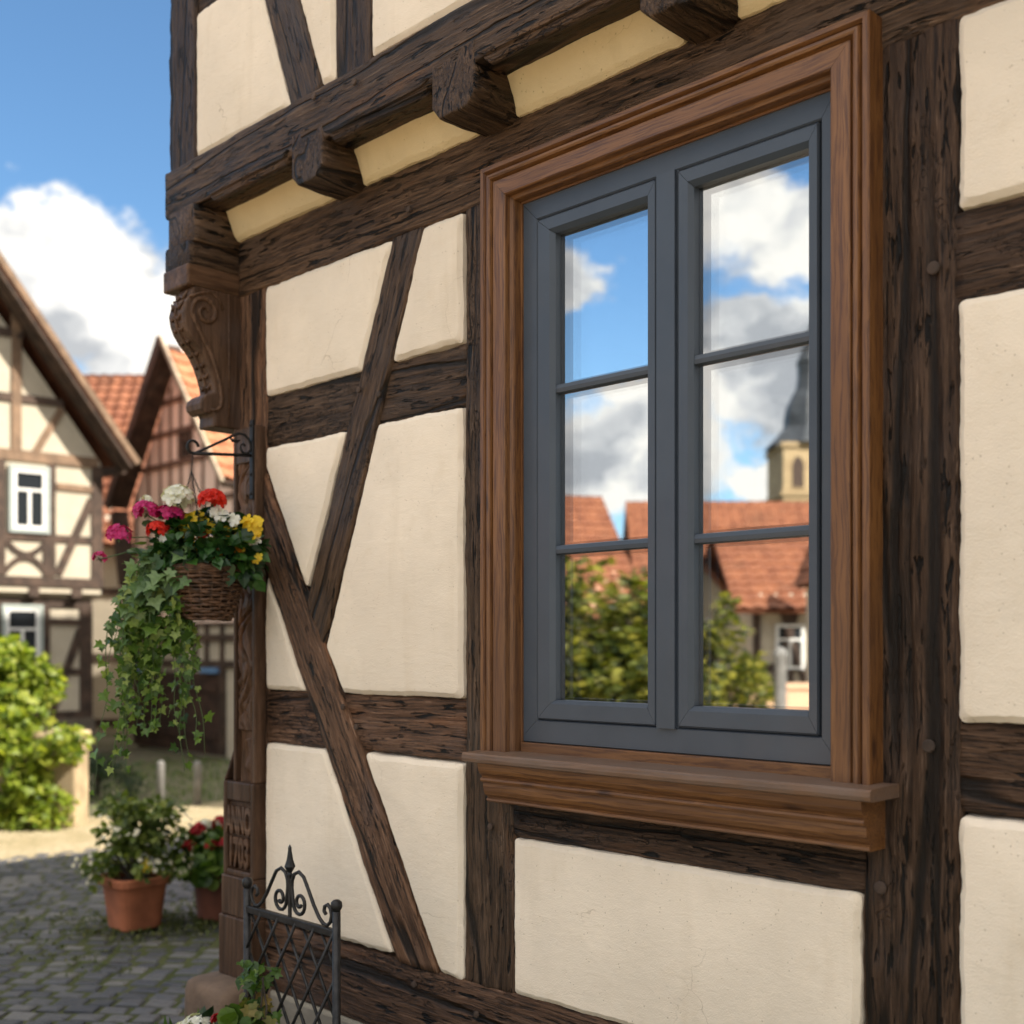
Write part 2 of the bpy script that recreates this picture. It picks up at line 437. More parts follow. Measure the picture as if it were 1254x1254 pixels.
IVY_BIG = mat_leaf('grey_ivy_leaf', (.035, .085, .026), (.135, .220, .075), 0.25, 0.36, (.24, .33, .13))
BEGONIA = mat_leaf('begonia_leaf', (.010, .034, .008), (.022, .070, .016), 0.22, 0.35, (.06, .15, .025))
LEAF = mat_leaf('fresh_leaf', (.030, .07, .012), (.085, .155, .024), 0.35, 0.42, (.18, .25, .04))
LEAF_SUN = mat_leaf('yellow_green_leaf', (.07, .12, .012), (.27, .34, .035), 0.5, 0.45, (.44, .46, .08))
LEAF_TREE = mat_leaf('tree_leaf', (.012, .026, .005), (.14, .16, .020), 0.45, 0.5, (.38, .34, .05))
LEAF_AZ = mat_leaf('shrub_leaf', (.045, .075, .014), (.15, .20, .036), 0.35, 0.45, (.30, .33, .07))
LEAF_DARK = mat_leaf('dark_leaf', (.010, .028, .010), (.028, .06, .018), 0.25, 0.5)
LEAF_OLD = mat_leaf('withered_leaf', (.11, .13, .03), (.22, .20, .05), 0.35, 0.5, (.30, .17, .05))
MOSS = mat_leaf('moss', (.05, .065, .015), (.10, .12, .025), 0.2, 0.7, (.17, .16, .05))
STEM = mat_simple('green_stem', (.07, .11, .03), 0.6)
BARK = mat_simple('bark', (.06, .045, .032), 0.9, var=0.4, nscale=14, bump=0.7, bscale=30, bdist=0.02)


def petal(name, a, b): return mat_leaf(name, a, b, 0.28, 0.55)


P_MAG = petal('magenta_petal', (.42, .010, .10), (.62, .03, .20)); P_PINK = petal('pink_petal', (.60, .06, .22), (.78, .22, .38))
P_RED = petal('scarlet_petal', (.55, .012, .006), (.80, .035, .012)); P_DRED = petal('crimson_petal', (.30, .006, .010), (.48, .012, .020))
P_WHITE = petal('white_petal', (.70, .68, .60), (.85, .83, .78)); P_CREAM = petal('cream_petal', (.66, .58, .40), (.80, .74, .58)); P_YEL = petal('yellow_petal', (.72, .45, .015), (.85, .62, .04))
P_ORA = petal('orange_petal', (.70, .22, .01), (.85, .38, .02)); P_BLUSH = petal('blush_petal', (.72, .50, .55), (.84, .68, .70))
TILE = mat_tile('clay_tile'); TILE_OLD = mat_tile('brown_clay_tile', (.15, .055, .026), (.24, .09, .042)); TILE_PALE = mat_tile('pale_clay_tile', (.33, .125, .055), (.46, .20, .095))
SLATE = mat_simple('slate_roof', (.034, .038, .043), 0.55, var=0.5, nscale=2.5, bump=0.6, bscale=8, bdist=0.05)
WHITEWALL = mat_plaster('white_plaster', (.52, .455, .35), 0.8); PINKWALL = mat_plaster('rosy_plaster', (.88, .67, .56), 0.8)
GREYWALL = mat_plaster('grey_plaster', (.62, .55, .46), 0.8)
PEACH = mat_plaster('peach_plaster', (.62, .40, .26), 0.8)
FAR_TIMBER = mat_simple('far_timber', (.060, .036, .024), 0.8, var=0.5, nscale=6, bump=0.4, bscale=40, bdist=0.01)
FAR_TIMBER_L = mat_simple('pale_far_timber', (.20, .125, .075), 0.8, var=0.3, nscale=6, bump=0.4, bscale=40, bdist=0.01)
PALEWOOD = mat_simple('pale_wood', (.40, .32, .23), 0.8, var=0.2, nscale=5)
ROSY_TIMBER = mat_simple('reddish_timber', (.14, .075, .05), 0.8, var=0.3, nscale=6, bump=0.4, bscale=40, bdist=0.01)
BOARD = mat_simple('brown_boards', (.045, .022, .014), 0.75, var=0.5, nscale=5)
WHITE = mat_simple('white_gloss', (.80, .79, .75), 0.4, var=0.03); SAGE = mat_simple('grey_green_paint', (.36, .40, .37), 0.6, var=0.08)
BLUE = mat_simple('blue_paint', (.12, .24, .42), 0.5)
RUBBLE = mat_masonry('rubble_stone', (.20, .165, .125), (.13, .105, .08), 0.34, 0.17, (.10, .08, .06))
ASHLAR = mat_masonry('church_stone', (.42, .31, .17), (.34, .24, .13), 1.1, 0.5, (.25, .18, .1))
COBBLE = mat_cobble()
CONCRETE = mat_simple('weathered_concrete', (.21, .20, .185), 0.9, var=0.2, bump=0.3, bscale=60)


# ------------------------------------------------------------------ generic shapes
def beam(name, a, b, ws, wu, side, mat, parent, k0=0.0, k1=0.0, wob=1.0, step=0.022, rnd=0.010, cap=True):
    """a hewn timber from a to b: ws wide along 'side', wu thick along the other axis, with uneven arrises; k = end shear"""
    a = V3(a); b = V3(b); ex = (b - a); L = ex.length; ex.normalize()
    es = V3(side); es = (es - ex * es.dot(ex)).normalized(); eu = ex.cross(es)
    M = frame3(a, ex, es, eu)
    sd = random.random() * 100
    prof = []
    hs, hu = ws / 2, wu / 2
    nS = max(3, int(ws / 0.03)); nU = max(2, int(wu / 0.04))
    def edge(p, q, n):
        for i in range(n): prof.append((p[0] + (q[0] - p[0]) * i / n, p[1] + (q[1] - p[1]) * i / n))
    r = min(rnd, hs * .4, hu * .4)
    edge((-hs + r, -hu), (hs - r, -hu), nS); prof.append((hs - r, -hu)); prof.append((hs - r * .3, -hu + r * .3))
    edge((hs, -hu + r), (hs, hu - r), nU); prof.append((hs, hu - r)); prof.append((hs - r * .3, hu - r * .3))
    edge((hs - r, hu), (-hs + r, hu), nS); prof.append((-hs + r, hu)); prof.append((-hs + r * .3, hu - r * .3))
    edge((-hs, hu - r), (-hs, -hu + r), nU); prof.append((-hs, -hu + r)); prof.append((-hs + r * .3, -hu + r * .3))
    n = len(prof); k = max(2, int(L / step)); B = MB()
    for i in range(k + 1):
        f = i / k
        for (s, u) in prof:
            x = L * f + (k0 * (1 - f) + k1 * f) * s
            w1 = noise.noise(V3((x * 2.2, s * 3 + sd, u * 3))) ; w2 = noise.noise(V3((x * 9, s * 22 + sd, u * 14 + 5))); w3 = noise.noise(V3((x * 30, s * 50 - sd, u * 50)))
            amp = wob * (0.0040 * w1 + 0.0030 * w2 + 0.0016 * w3)
            ss = s * (1 + amp / max(hs, .02)) ; uu = u + (wob * (0.0028 * w2 + 0.0016 * w3 + 0.002 * w1) if abs(u) > hu * .5 else 0)
            B.v.append(M @ V3((x, ss, uu)))
        if i:
            A0 = (i - 1) * n; B0 = i * n
            for j in range(n): B.f.append((A0 + j, A0 + (j + 1) % n, B0 + (j + 1) % n, B0 + j))
    if cap:
        B.f.append(tuple(reversed(range(n)))); B.f.append(tuple(k * n + j for j in range(n)))
    o = B.build(name, mat, parent, frame=M, smooth=True)
    return o


def ftimber(name, p0, p1, wd, parent, mat=None, yf=0.0, dep=0.12, k0=0, k1=0, wob=1.0):
    """facade timber, axis p0-p1 in (x,z), front face at y=yf"""
    y = yf + dep / 2
    ex = V3((p1[0] - p0[0], 0, p1[1] - p0[1])).normalized()
    es = V3((-ex.z, 0, ex.x))
    return beam(name, (p0[0], y, p0[1]), (p1[0], y, p1[1]), wd, dep, es, mat or TIMBER, parent, k0, k1, wob)


def inset_poly(pts, d):
    n = len(pts); out = []
    for i in range(n):
        a, p, b = Vector(pts[i - 1]), Vector(pts[i]), Vector(pts[(i + 1) % n])
        e1 = (p - a).normalized(); e2 = (b - p).normalized(); n1 = Vector((-e1.y, e1.x)); n2 = Vector((-e2.y, e2.x))
        k = 1 + n1.dot(n2)
        out.append(p + (n1 + n2) * (d / max(k, .25)))
    return out


def round_poly(pts, r, counts):
    """polygon with rounded corners, always the same number of points per side"""
    out = []; n = len(pts); P = [Vector(p) for p in pts]; ds = []
    for i in range(n):
        a, p, b = P[i - 1], P[i], P[(i + 1) % n]; ang = max((a - p).angle(b - p), .2)
        ds.append(min(r / math.tan(ang / 2), (a - p).length * .42, (b - p).length * .42))
    for i in range(n):
        a, p, b = P[i - 1], P[i], P[(i + 1) % n]; d = ds[i]
        s_ = p + (a - p).normalized() * d; e = p + (b - p).normalized() * d
        for k in range(6):
            f = k / 5; out.append((s_ * (1 - f) + p * f) * (1 - f) + (p * (1 - f) + e * f) * f)
        t = b + (p - b).normalized() * ds[(i + 1) % n]
        for k in range(1, counts[i]): out.append(e + (t - e) * (k / counts[i]))
    return out


def panel(pts, parent, y0=0.0, proud=0.014, bev=0.0145, mat=None, r=0.012, name='plaster_panel', tilt=None):
    """lime-plaster infill: rounded, slightly pillowed slab standing proud of the timbers; pts (x,z)"""
    ar = sum(pts[i - 1][0] * pts[i][1] - pts[i][0] * pts[i - 1][1] for i in range(len(pts)))
    if ar < 0: pts = pts[::-1]
    n0 = len(pts); counts = [max(2, int((Vector(pts[(i + 1) % n0]) - Vector(pts[i])).length / .016)) for i in range(n0)]
    sd = random.random() * 50; B = MB(); base = round_poly(pts, r, counts); n = len(base)
    for (ins, y) in ((-0.006, 0.05), (0.0, 0.006), (bev * .06, -proud * .18), (bev * .5, -proud * .58), (bev * .97, -proud * .97), (bev * 1.10, -proud * 1.0)):
        o = round_poly(inset_poly(pts, ins), r + max(0, ins) * .35, counts)
        for i in range(n):
            q = base[i]; wv = 0.0042 * noise.noise(V3((q.x * 9, q.y * 9, sd))) + 0.0028 * noise.noise(V3((q.x * 38, q.y * 38, sd))) + 0.0016 * noise.noise(V3((q.x * 110, q.y * 110, sd)))
            d = (base[(i + 1) % n] - base[i - 1]).normalized(); nr = Vector((-d.y, d.x))
            q = o[i] + nr * wv * (1 if y < 0.02 else .3)
            yy = y0 + y + (0.002 * noise.noise(V3((q.x * 6, q.y * 6, sd + 3))) if y < -.01 else 0)
            if tilt: yy += tilt(q.y)
            B.v.append(V3((q.x, yy, q.y)))
    for L in range(5):
        for i in range(n): B.f.append((L * n + i, L * n + (i + 1) % n, (L + 1) * n + (i + 1) % n, (L + 1) * n + i))
    B.f.append(tuple(5 * n + i for i in range(n)))
    cx = sum(p.x for p in base) / n; cz = sum(p.y for p in base) / n
    ob = B.build(name, mat or PLASTER, parent, frame=Matrix.Translation((cx, y0, cz)), smooth=True)
    ob.data.set_sharp_from_angle(angle=R(24))
    return ob


def roof_slab(name, o, eu, ev, W, L, mat, parent, th=0.09, wave=0.2, row=0.2):
    """tiled slope: o = lower corner, eu along the eave, ev up the slope"""
    eu = V3(eu).normalized(); ev = V3(ev).normalized(); en = eu.cross(ev).normalized()
    M = frame3(o, eu, ev, en)
    nu = max(4, int(W / wave * 4)); rows = max(2, int(L / row)); B = MB()
    nv = rows * 2 + 1
    for j in range(nv):
        rj = j // 2; v = L * min(rj + (j % 2) * 0.98, rows) / rows
        lift = 0.03 if j % 2 == 0 else 0.0
        for i in range(nu + 1):
            u = W * i / nu
            z = lift + 0.022 * math.sin(2 * math.pi * u / wave) + 0.02 * noise.noise(V3((u * .9, v * .9, W)))
            B.v.append(M @ V3((u, v, z)))
    for j in range(nv - 1):
        for i in range(nu):
            a = j * (nu + 1) + i; B.f.append((a, a + 1, a + nu + 2, a + nu + 1))
    b0 = len(B.v)
    B.box(0, W, 0.0, L, -th, -0.03, M)
    return B.build(name, mat, parent, frame=M, fixn=False)


LEAF_SHAPES = {
    'oval': [(0, 0), (.28, .25), (.34, .55), (.0, 1.0), (-.34, .55), (-.28, .25)],
    'round': [(0, 0.02), (.32, .0), (.52, .35), (.45, .75), (.15, .98), (-.15, .98), (-.45, .75), (-.52, .35), (-.32, .0)],
    'ivy': [(0, .08), (.22, -.06), (.48, .02), (.36, .22), (.62, .42), (.30, .50), (.16, .66), (0, 1.0), (-.16, .66), (-.30, .50), (-.62, .42), (-.36, .22), (-.48, .02), (-.22, -.06)],
    'blade': [(0, 0), (.09, .3), (.10, .6), (0, 1.0), (-.10, .6), (-.09, .3)],
    'petal': [(0, 0), (.34, .42), (.36, .8), (.14, 1.0), (-.14, 1.0), (-.36, .8), (-.34, .42)],
}


def add_leaf(B, p, d, up, size, shape='oval', fold=0.18, curl=0.15):
    """one leaf from p along d, facing up"""
    d = V3(d).normalized(); up = V3(up); up = up - d * up.dot(d)
    if up.length < 1e-4: up = d.orthogonal()
    up.normalize(); s = d.cross(up)
    i = len(B.v); pts = LEAF_SHAPES[shape]
    for (a, b) in pts:
        B.v.append(p + (s * a + d * b + up * (abs(a) * fold - curl * b * b)) * size)
    mid = len(B.v); B.v.append(p + (d * .45 - up * (curl * .2)) * size)
    n = len(pts)
    for k in range(n): B.f.append((i + k, i + (k + 1) % n, mid))


def rdir(zmin=-1, zmax=1):
    z = random.uniform(zmin, zmax); a = random.uniform(0, 2 * math.pi); r = math.sqrt(max(0, 1 - z * z))
    return V3((r * math.cos(a), r * math.sin(a), z))


def clump(B, c, rx, rz, n, size, shape='oval', shell=0.55, hang=0.2, ry=None):
    c = V3(c); ry = ry or rx
    for _ in range(n):
        d = rdir(); f = shell + (1 - shell) * random.random() ** .5
        p = c + V3((d.x * rx, d.y * ry, d.z * rz)) * f * (0.85 + .3 * noise.noise(d * 1.7 + c))
        dirv = (d * .7 + rdir() * .8 + V3((0, 0, -hang))).normalized()
        add_leaf(B, p, dirv, d + rdir() * .6 + V3((0, 0, .5)), size * random.uniform(.7, 1.3), shape)


def tree(name, label, cat, base, h, cr, mat, nclump=26, nleaf=90, leaf=0.09, group=None, trunk_h=0.4, tr=0.07, seed=1, ry=None):
    random.seed(seed)
    root = empty(name, base, label, cat, group); b = V3(base)
    top = b + V3((0, 0, h * .8)); T = MB()
    pts = [b + (top - b) * f + V3((noise.noise(V3((f * 3, seed, 0))), noise.noise(V3((f * 3, seed, 7))), 0)) * cr * .15 * f for f in (0, .15, .3, .5, .7, .9)]
    T.tube(pts, [tr * (1.25 - f) for f in (0, .15, .3, .5, .7, .9)], 9)
    B = MB(); zc = b.z + h * (trunk_h + 1) / 2; rz = h * (1 - trunk_h) / 2
    for i in range(nclump):
        d = rdir(-.9, 1); f = random.random() ** .45
        c = V3((b.x + d.x * cr * f * .8, b.y + d.y * (ry or cr) * f * .8, zc + d.z * rz * f * .82))
        st = pts[2 + i % 3]
        T.tube([st, st.lerp(c, .5) + V3((0, 0, .06 * h * random.random())), c], [tr * .35, tr * .2, tr * .08], 5)
        clump(B, c, cr * random.uniform(.22, .42), cr * random.uniform(.18, .34), nleaf, leaf)
    T.build('trunk', BARK, root, smooth=True)
    B.build('crown', mat, root, fixn=False)
    return root


# ================================================================== GROUND
def structure(o, label=None): return tag(o, label, None, None, 'structure')


g = MB(); g.quad((-900, -900, -0.05), (900, -900, -0.05), (900, 900, -0.05), (-900, 900, -0.05))
structure(g.build('ground', mat_ground('town_ground', (.10, .09, .05), (.16, .14, .10), (.08, .10, .04), 0.6, 8)))
g = MB(); g.quad((-9.0, -40, -0.035), (14, -40, -0.035), (14, -3.0, -0.035), (-9.0, -3.0, -0.035))
structure(g.build('bounce_pavement', mat_masonry('bounce_paving', (.50, .42, .32), (.42, .35, .26), 0.6, 0.4, (.30, .25, .18))))  # pale slabs out of view, added to bounce sunlight onto the facade
g = MB()
for (x0, x1, y0, y1) in ((-9.1, 6, -3.0, 14),): g.quad((x0, y0, -0.0150), (x1, y0, -0.0150), (x1, y1, -0.0150), (x0, y1, -0.0150))
structure(g.build('street_bed', mat_ground('mossy_joint', (.045, .052, .016), (.075, .075, .032), (.080, .098, .022), 4, 50)))
g = MB()
nx, ny = 24, 60
for j in range(ny + 1):
    for i in range(nx + 1):
        y = -14 + 30 * j / ny; e0 = -9.0 + .12 * noise.noise(V3((0, y * .8, 3))); e1 = -10.9 + .30 * noise.noise(V3((0, y * .6, 9)))
        x = e0 + (e1 - e0) * i / nx
        g.v.append(V3((x, y, -0.014 + .02 * noise.noise(V3((x, y, 1))))))
for j in range(ny):
    for i in range(nx):
        a = j * (nx + 1) + i; g.f.append((a, a + 1, a + nx + 2, a + nx + 1))
structure(g.build('path', mat_ground('trodden_earth', (.30, .24, .14), (.38, .31, .20), (.20, .17, .09), 2.5, 25, 0.5, 0.03), smooth=True))


def cobbles():
    random.seed(5)
    B = MB()
    ru = RT.copy(); rv = FW.copy()
    o = V3((-4.6, -0.6, 0))
    def stone(c, eu, ev, a, b, h):
        i = len(B.v)
        tl = rdir(.9985, 1)
        for (sx, hh, q) in ((1.0, -0.03, 0), (1.0, h - .016, 1), (0.93, h - .005, 2), (0.72, h + .001, 3)):
            for (p, r) in ((-1, -1), (1, -1), (1, 1), (-1, 1)):
                k = 1.0
                B.v.append(c + eu * (p * a * sx) + ev * (r * b * sx) + V3((random.uniform(-1, 1) * .003, random.uniform(-1, 1) * .003, hh + tl.x * p * a + tl.y * r * b)))
                # knock the corners off
        for L in range(3):
            for k in range(4):
                B.f.append((i + L * 4 + k, i + L * 4 + (k + 1) % 4, i + L * 4 + 4 + (k + 1) % 4, i + L * 4 + 4 + k))
        B.f.append((i + 12, i + 13, i + 14, i + 15))
    v = -2.2
    while v < 6.2:
        rowd = random.uniform(.098, .118)
        u = -6.5 + random.random() * .1
        while u < 2.0:
            wdt = random.uniform(.12, .165)
            bend = 0.035 * (u + 1.0) ** 2
            c = o + ru * (u + wdt / 2) + rv * (v + rowd / 2 - bend + .008 * noise.noise(V3((u, v, 0))))
            ang = -0.07 * (u + 1)
            eu = (ru + rv * ang).normalized(); ev = V3((-eu.y, eu.x, 0))
            if c.x > -9.15 + .1 * noise.noise(V3((c.y, 0, 0))) and not (c.x > -3.72 and c.y > -0.02) and not (c.x > -3.3 and c.y > -.55):
                z = 0.012 * noise.noise(V3((c.x * .7, c.y * .7, 0))) + random.uniform(-.004, .004)
                stone(c + V3((0, 0, z)), eu, ev, wdt / 2 - .0105, rowd / 2 - .0105, -0.006)
            u += wdt
        v += rowd
    return structure(B.build('street', COBBLE, fixn=False))


cobbles()


def grass_tufts():
    random.seed(9)
    B = MB()
    for _ in range(9000):
        x = random.uniform(-16.4, -10.6); y = random.uniform(-1.5, 7.5)
        if x > -10.9 + .3 * noise.noise(V3((0, y * .6, 9))) and random.random() < .8: continue
        if noise.noise(V3((x * .6, y * .6, 4))) < -.25: continue
        p = V3((x, y, -.045))
        add_leaf(B, p, V3((random.uniform(-.5, .5), random.uniform(-.5, .5), 1)), rdir(), random.uniform(.035, .085), 'blade', 0.1, 0.3)
    o = B.build('grass', LEAF, fixn=False)
    return tag(o, 'patchy short grass before the old houses', None, None, 'stuff')


grass_tufts()

# ================================================================== THE TIMBER HOUSE
random.seed(11)
HOUSE = empty('timber_house', (-3.73, 0, 0), 'dark half-timbered foreground house with cream plaster, carved corner post and large grey window', 'house')
XL, XR = -3.73, 3.2
JY = -0.15                                   # plane of the jettied upper storey
# --- masonry shell behind the frame (with the window opening left free)
WX0, WX1, WZ0, WZ1 = -2.30, -1.32, 1.30, 2.82
m = MB()
m.box(XL + .03, WX0, 0.035, 0.22, 0.42, 3.05); m.box(WX1, XR, 0.035, 0.22, 0.42, 3.05)
m.box(WX0, WX1, 0.036, 0.22, 0.42, WZ0); m.box(WX0, WX1, 0.036, 0.22, WZ1, 3.05)
m.box(XL + .03, XL + .2, 0.22, 8.0, 0.42, 5.0); m.box(XR - .2, XR, 0.22, 8.0, 0.42, 5.0); m.box(XL + .2, XR - .2, 7.8, 8.0, 0.42, 5.0)
m.box(XL + .2, XR - .2, 0.22, 7.8, 0.30, 0.42); m.box(XL + .2, XR - .2, 0.22, 7.8, 2.95, 3.05)
m.box(-3.86, XR, JY + .05, 0.2, 3.21, 5.0)
m.build('wall_core', FAR_TIMBER, HOUSE)
# gable and roof
m = MB(); m.prism([(XL - .1, JY + .05, 5.0), (XR, JY + .05, 5.0), ((XL + XR) / 2, JY + .05, 8.1)], (0, .15, 0)); m.build('gable_wall', PLASTER, HOUSE)
hw = (XR - XL) / 2 + .5; rl = math.hypot(hw, 3.4)
roof_slab('roof', (XL - .45, 8.2, 4.75), (0, -1, 0), (hw, 0, 3.4), 8.75, rl, TILE, HOUSE)
roof_slab('roof', (XR + .45, -.55, 4.75), (0, 1, 0), (-hw, 0, 3.4), 8.75, rl, TILE, HOUSE)
# --- plinth
m = MB(); m.box(XL + .02, XR, -0.01, 0.3, -0.1, 0.425); m.build('plinth', PLINTH, HOUSE, bevel=0.012)

# --- timbers of the lower storey
ftimber('sole_plate', (XL + .04, .540), (1.6, .540), .232, HOUSE, TIMBER_WARM, -.004, .16)
ftimber('top_plate', (XL + .03, 2.936), (1.6, 2.948), .198, HOUSE, TIMBER, -.004, .16)
ftimber('corner_post', (-3.622, .60), (-3.622, 2.86), .210, HOUSE, TIMBER_WARM, 0.002, .14)
ftimber('window_post', (-2.411, .64), (-2.411, 2.85), .205, HOUSE, TIMBER, 0.001, .14)
ftimber('window_post', (-1.166, .64), (-1.166, 2.86), .212, HOUSE, TIMBER_DARK, -.001, .14, wob=1.5)
ftimber('door_post', (.16, .64), (.16, 2.86), .21, HOUSE, TIMBER, 0.0, .14)
for z0, z1 in ((1.270, 1.450), (2.284, 2.462)):
    ftimber('wall_rail', (-3.53, (z0 + z1) / 2), (-2.505, (z0 + z1) / 2 + .004), z1 - z0, HOUSE, TIMBER_WARM if z0 < 2 else TIMBER, 0.004, .12, wob=1.2)
    ftimber('wall_rail', (-1.07, (z0 + z1) / 2), (.07, (z0 + z1) / 2), z1 - z0, HOUSE, TIMBER_DARK, 0.004, .12, wob=1.2)
ftimber('sill_rail', (-2.315, 1.135), (-1.265, 1.135), .112, HOUSE, TIMBER_DARK, 0.002, .12)
# long brace across the rails, and the short one that meets it
def brace(p0, p1, wd, yf, mat, c0, c1):
    ex = Vector((p1[0] - p0[0], p1[1] - p0[1])).normalized()
    k = {'v': ex.y / ex.x, 'h': -ex.x / ex.y}
    return ftimber('brace', p0, p1, wd, HOUSE, mat, yf, .12, k.get(c0, c0), k.get(c1, c1))
brace((-3.519, 2.036), (-2.714, .653), .162, -.012, TIMBER_WARM, 'v', 'h')
brace((-2.757, 2.836), (-3.235, 1.655), .138, -.009, TIMBER, 'h', .79)
# --- plaster fields of the lower storey
def xa(z): return -3.519 + (2.196 - z) / (2.196 - .655) * .90         # right edge of the long brace
def xal(z): return -3.519 + (1.881 - z) / (1.881 - .66) * .711        # its left edge
def xb(z): return -2.827 - (2.83 - z) / (2.83 - 1.78) * .446          # left edge of short brace
def xbr(z): return -2.687 - (2.833 - z) / (2.833 - 1.592) * .486      # its right edge
panel([(-3.516, 2.461), (xb(2.461) - .002, 2.461), (xb(2.834), 2.834), (-3.516, 2.834)], HOUSE)
panel([(xbr(2.464) + .002, 2.464), (-2.514, 2.466), (-2.514, 2.834), (xbr(2.834), 2.834)], HOUSE)
panel([(-3.516, 2.283), (-3.514, 2.215), (-3.277, 1.792), (xb(2.283) - .003, 2.283)], HOUSE)
panel([(xbr(2.284) + .003, 2.284), (xbr(1.60) + .004, 1.60), (xa(1.452) + .008, 1.453), (-2.514, 1.453), (-2.514, 2.284)], HOUSE)
panel([(-3.516, 1.453), (xal(1.453) - .008, 1.453), (-3.512, 1.862)], HOUSE)
panel([(-3.516, .668), (xal(.668) - .008, .668), (xal(1.268) - .008, 1.266), (-3.516, 1.270)], HOUSE)
panel([(xa(.662) + .010, .655), (-2.514, .650), (-2.514, 1.266), (xa(1.266) + .01, 1.268)], HOUSE)
panel([(-2.307, .657), (-1.274, .657), (-1.274, 1.079), (-2.307, 1.079)], HOUSE)
for z0, z1 in ((.657, 1.262), (1.452, 2.282), (2.466, 2.846)):
    panel([(-1.058, z0), (.055, z0), (.055, z1), (-1.058, z1)], HOUSE)
    panel([(.265, z0), (1.6, z0), (1.6, z1), (.265, z1)], HOUSE)

# --- joist ends, the moulded jetty beam, coves between, their yellow painting warm bounce
JX = [(-3.118, -2.952), (-2.456, -2.282), (-1.735, -1.565), (-1.02, -.85), (-.31, -.14), (.40, .57)]
def joist(x0, x1):
    M = frame3(((x0 + x1) / 2, 0.1, 3.102), (0, -1, 0), (1, 0, 0), (0, 0, 1))
    hx = (x1 - x0) / 2; B = MB(); L = .270; sd = random.random() * 50
    prof = []
    for a in range(13): prof.append((-hx + 2 * hx * a / 12, .085))
    for a in range(1, 9): prof.append((hx, .085 - .135 * a / 8))
    for a in range(1, 4): prof.append((hx - .030 * a / 3, -.05 - .030 * a / 3))
    for a in range(1, 9): prof.append((hx - .030 - (2 * hx - .06) * a / 8, -.080))
    for a in range(1, 4): prof.append((-hx + .03 - .03 * a / 3, -.080 + .030 * a / 3))
    for a in range(1, 8): prof.append((-hx, -.05 + .135 * a / 8))
    n = len(prof)
    xs = [L * i / 16 for i in range(17)] + [L + .003, L + .004]; scs = [1] * 15 + [1, .985, .955, .90]
    for x, sc in zip(xs, scs):
        for s, u in prof:
            ww = .004 * noise.noise(V3((x * 14 + sd, s * 18, u * 18)))
            B.v.append(M @ V3((x + ww, s * sc + ww, u * sc + ww)))
    for i in range(len(xs) - 1):
        for j in range(n): B.f.append((i * n + j, i * n + (j + 1) % n, (i + 1) * n + (j + 1) % n, (i + 1) * n + j))
    B.f.append(tuple((len(xs) - 1) * n + j for j in range(n)))
    B.build('joist_end', TIMBER, HOUSE, frame=M, smooth=True)
for a, b_ in JX: joist(a, b_)
ftimber('jetty_beam', (-3.905, 3.208), (1.6, 3.216), .166, HOUSE, TIMBER, -.172, .18)
def moulding(x0, x1):
    """double bead below the jetty beam, stopped at the joists"""
    pr = [(.0, 3.150), (-.160, 3.150), (-.174, 3.146), (-.180, 3.139), (-.177, 3.131), (-.168, 3.128), (-.169, 3.122), (-.164, 3.113), (-.154, 3.109), (-.144, 3.112), (-.138, 3.122), (-.125, 3.140), (0, 3.142)]
    B = MB(); n = len(pr); N = max(6, int((x1 - x0) / .03))
    for i in range(N + 1):
        f = i / N; e = min(f, 1 - f) * (x1 - x0); k = min(1, e / .03) ** .5
        for (y, z) in pr:
            zz = 3.145 + (z - 3.145) * (.25 + .75 * k); 
            B.v.append(V3((x0 + (x1 - x0) * f, y + .0015 * noise.noise(V3((x0 + f * 20, z * 30, 0))), zz + .002 * noise.noise(V3((x0 + f * 9, z, 4))))))
    for i in range(N):
        for j in range(n): B.f.append((i * n + j, i * n + (j + 1) % n, (i + 1) * n + (j + 1) % n, (i + 1) * n + j))
    B.f.append(tuple(range(n))); B.f.append(tuple(N * n + j for j in range(n)))
    B.build('jetty_moulding', TIMBER, HOUSE, frame=frame3((x0, -.16, 3.11), (1, 0, 0), (0, -1, 0), (0, 0, -1)), smooth=False)
edges = [(-3.62, JX[0][0] - .015)] + [(JX[i][1] + .012, JX[i + 1][0] - .012) for i in range(5)] + [(JX[5][1] + .012, 1.6)]
for a, b_ in edges: moulding(a, b_)
cov = [(-3.69, JX[0][0])] + [(JX[i][1], JX[i + 1][0]) for i in range(5)] + [(JX[5][1], 1.6)]
for a, b_ in cov:
    panel([(a - .01, 3.033), (b_ + .01, 3.033), (b_ + .01, 3.165), (a - .01, 3.165)], HOUSE, y0=-.008, proud=.012, bev=.014, mat=SOFFIT, r=.008, name='cove_panel', tilt=lambda z: -(z - 3.033) * .42)

# --- upper storey
ftimber('upper_post', (-3.806, 3.27), (-3.806, 5.0), .185, HOUSE, TIMBER, JY - .012, .16, wob=1.5)
ftimber('upper_brace', (-3.055, 3.27), (-3.36, 4.06), .158, HOUSE, TIMBER, JY - .008, .13)
ftimber('upper_post', (-2.826, 3.27), (-2.826, 5.0), .172, HOUSE, TIMBER, JY - .006, .13)
ftimber('upper_rail', (-3.73, 3.885), (-2.90, 3.885), .18, HOUSE, TIMBER, JY, .13)
ftimber('upper_post', (-1.6, 3.27), (-1.6, 5.0), .172, HOUSE, TIMBER, JY - .006, .13)
ftimber('upper_rail', (-2.75, 3.9), (-1.68, 3.9), .18, HOUSE, TIMBER, JY, .13)
ftimber('eaves_beam', (-3.9, 4.92), (1.6, 4.92), .2, HOUSE, TIMBER, JY - .02, .18)
def xu(z): return -3.055 - (z - 3.27) / .79 * .305
panel([(-3.713, 3.292), (xu(3.292) - .086, 3.292), (xu(3.79) - .086, 3.795), (-3.713, 3.795)], HOUSE, y0=JY)
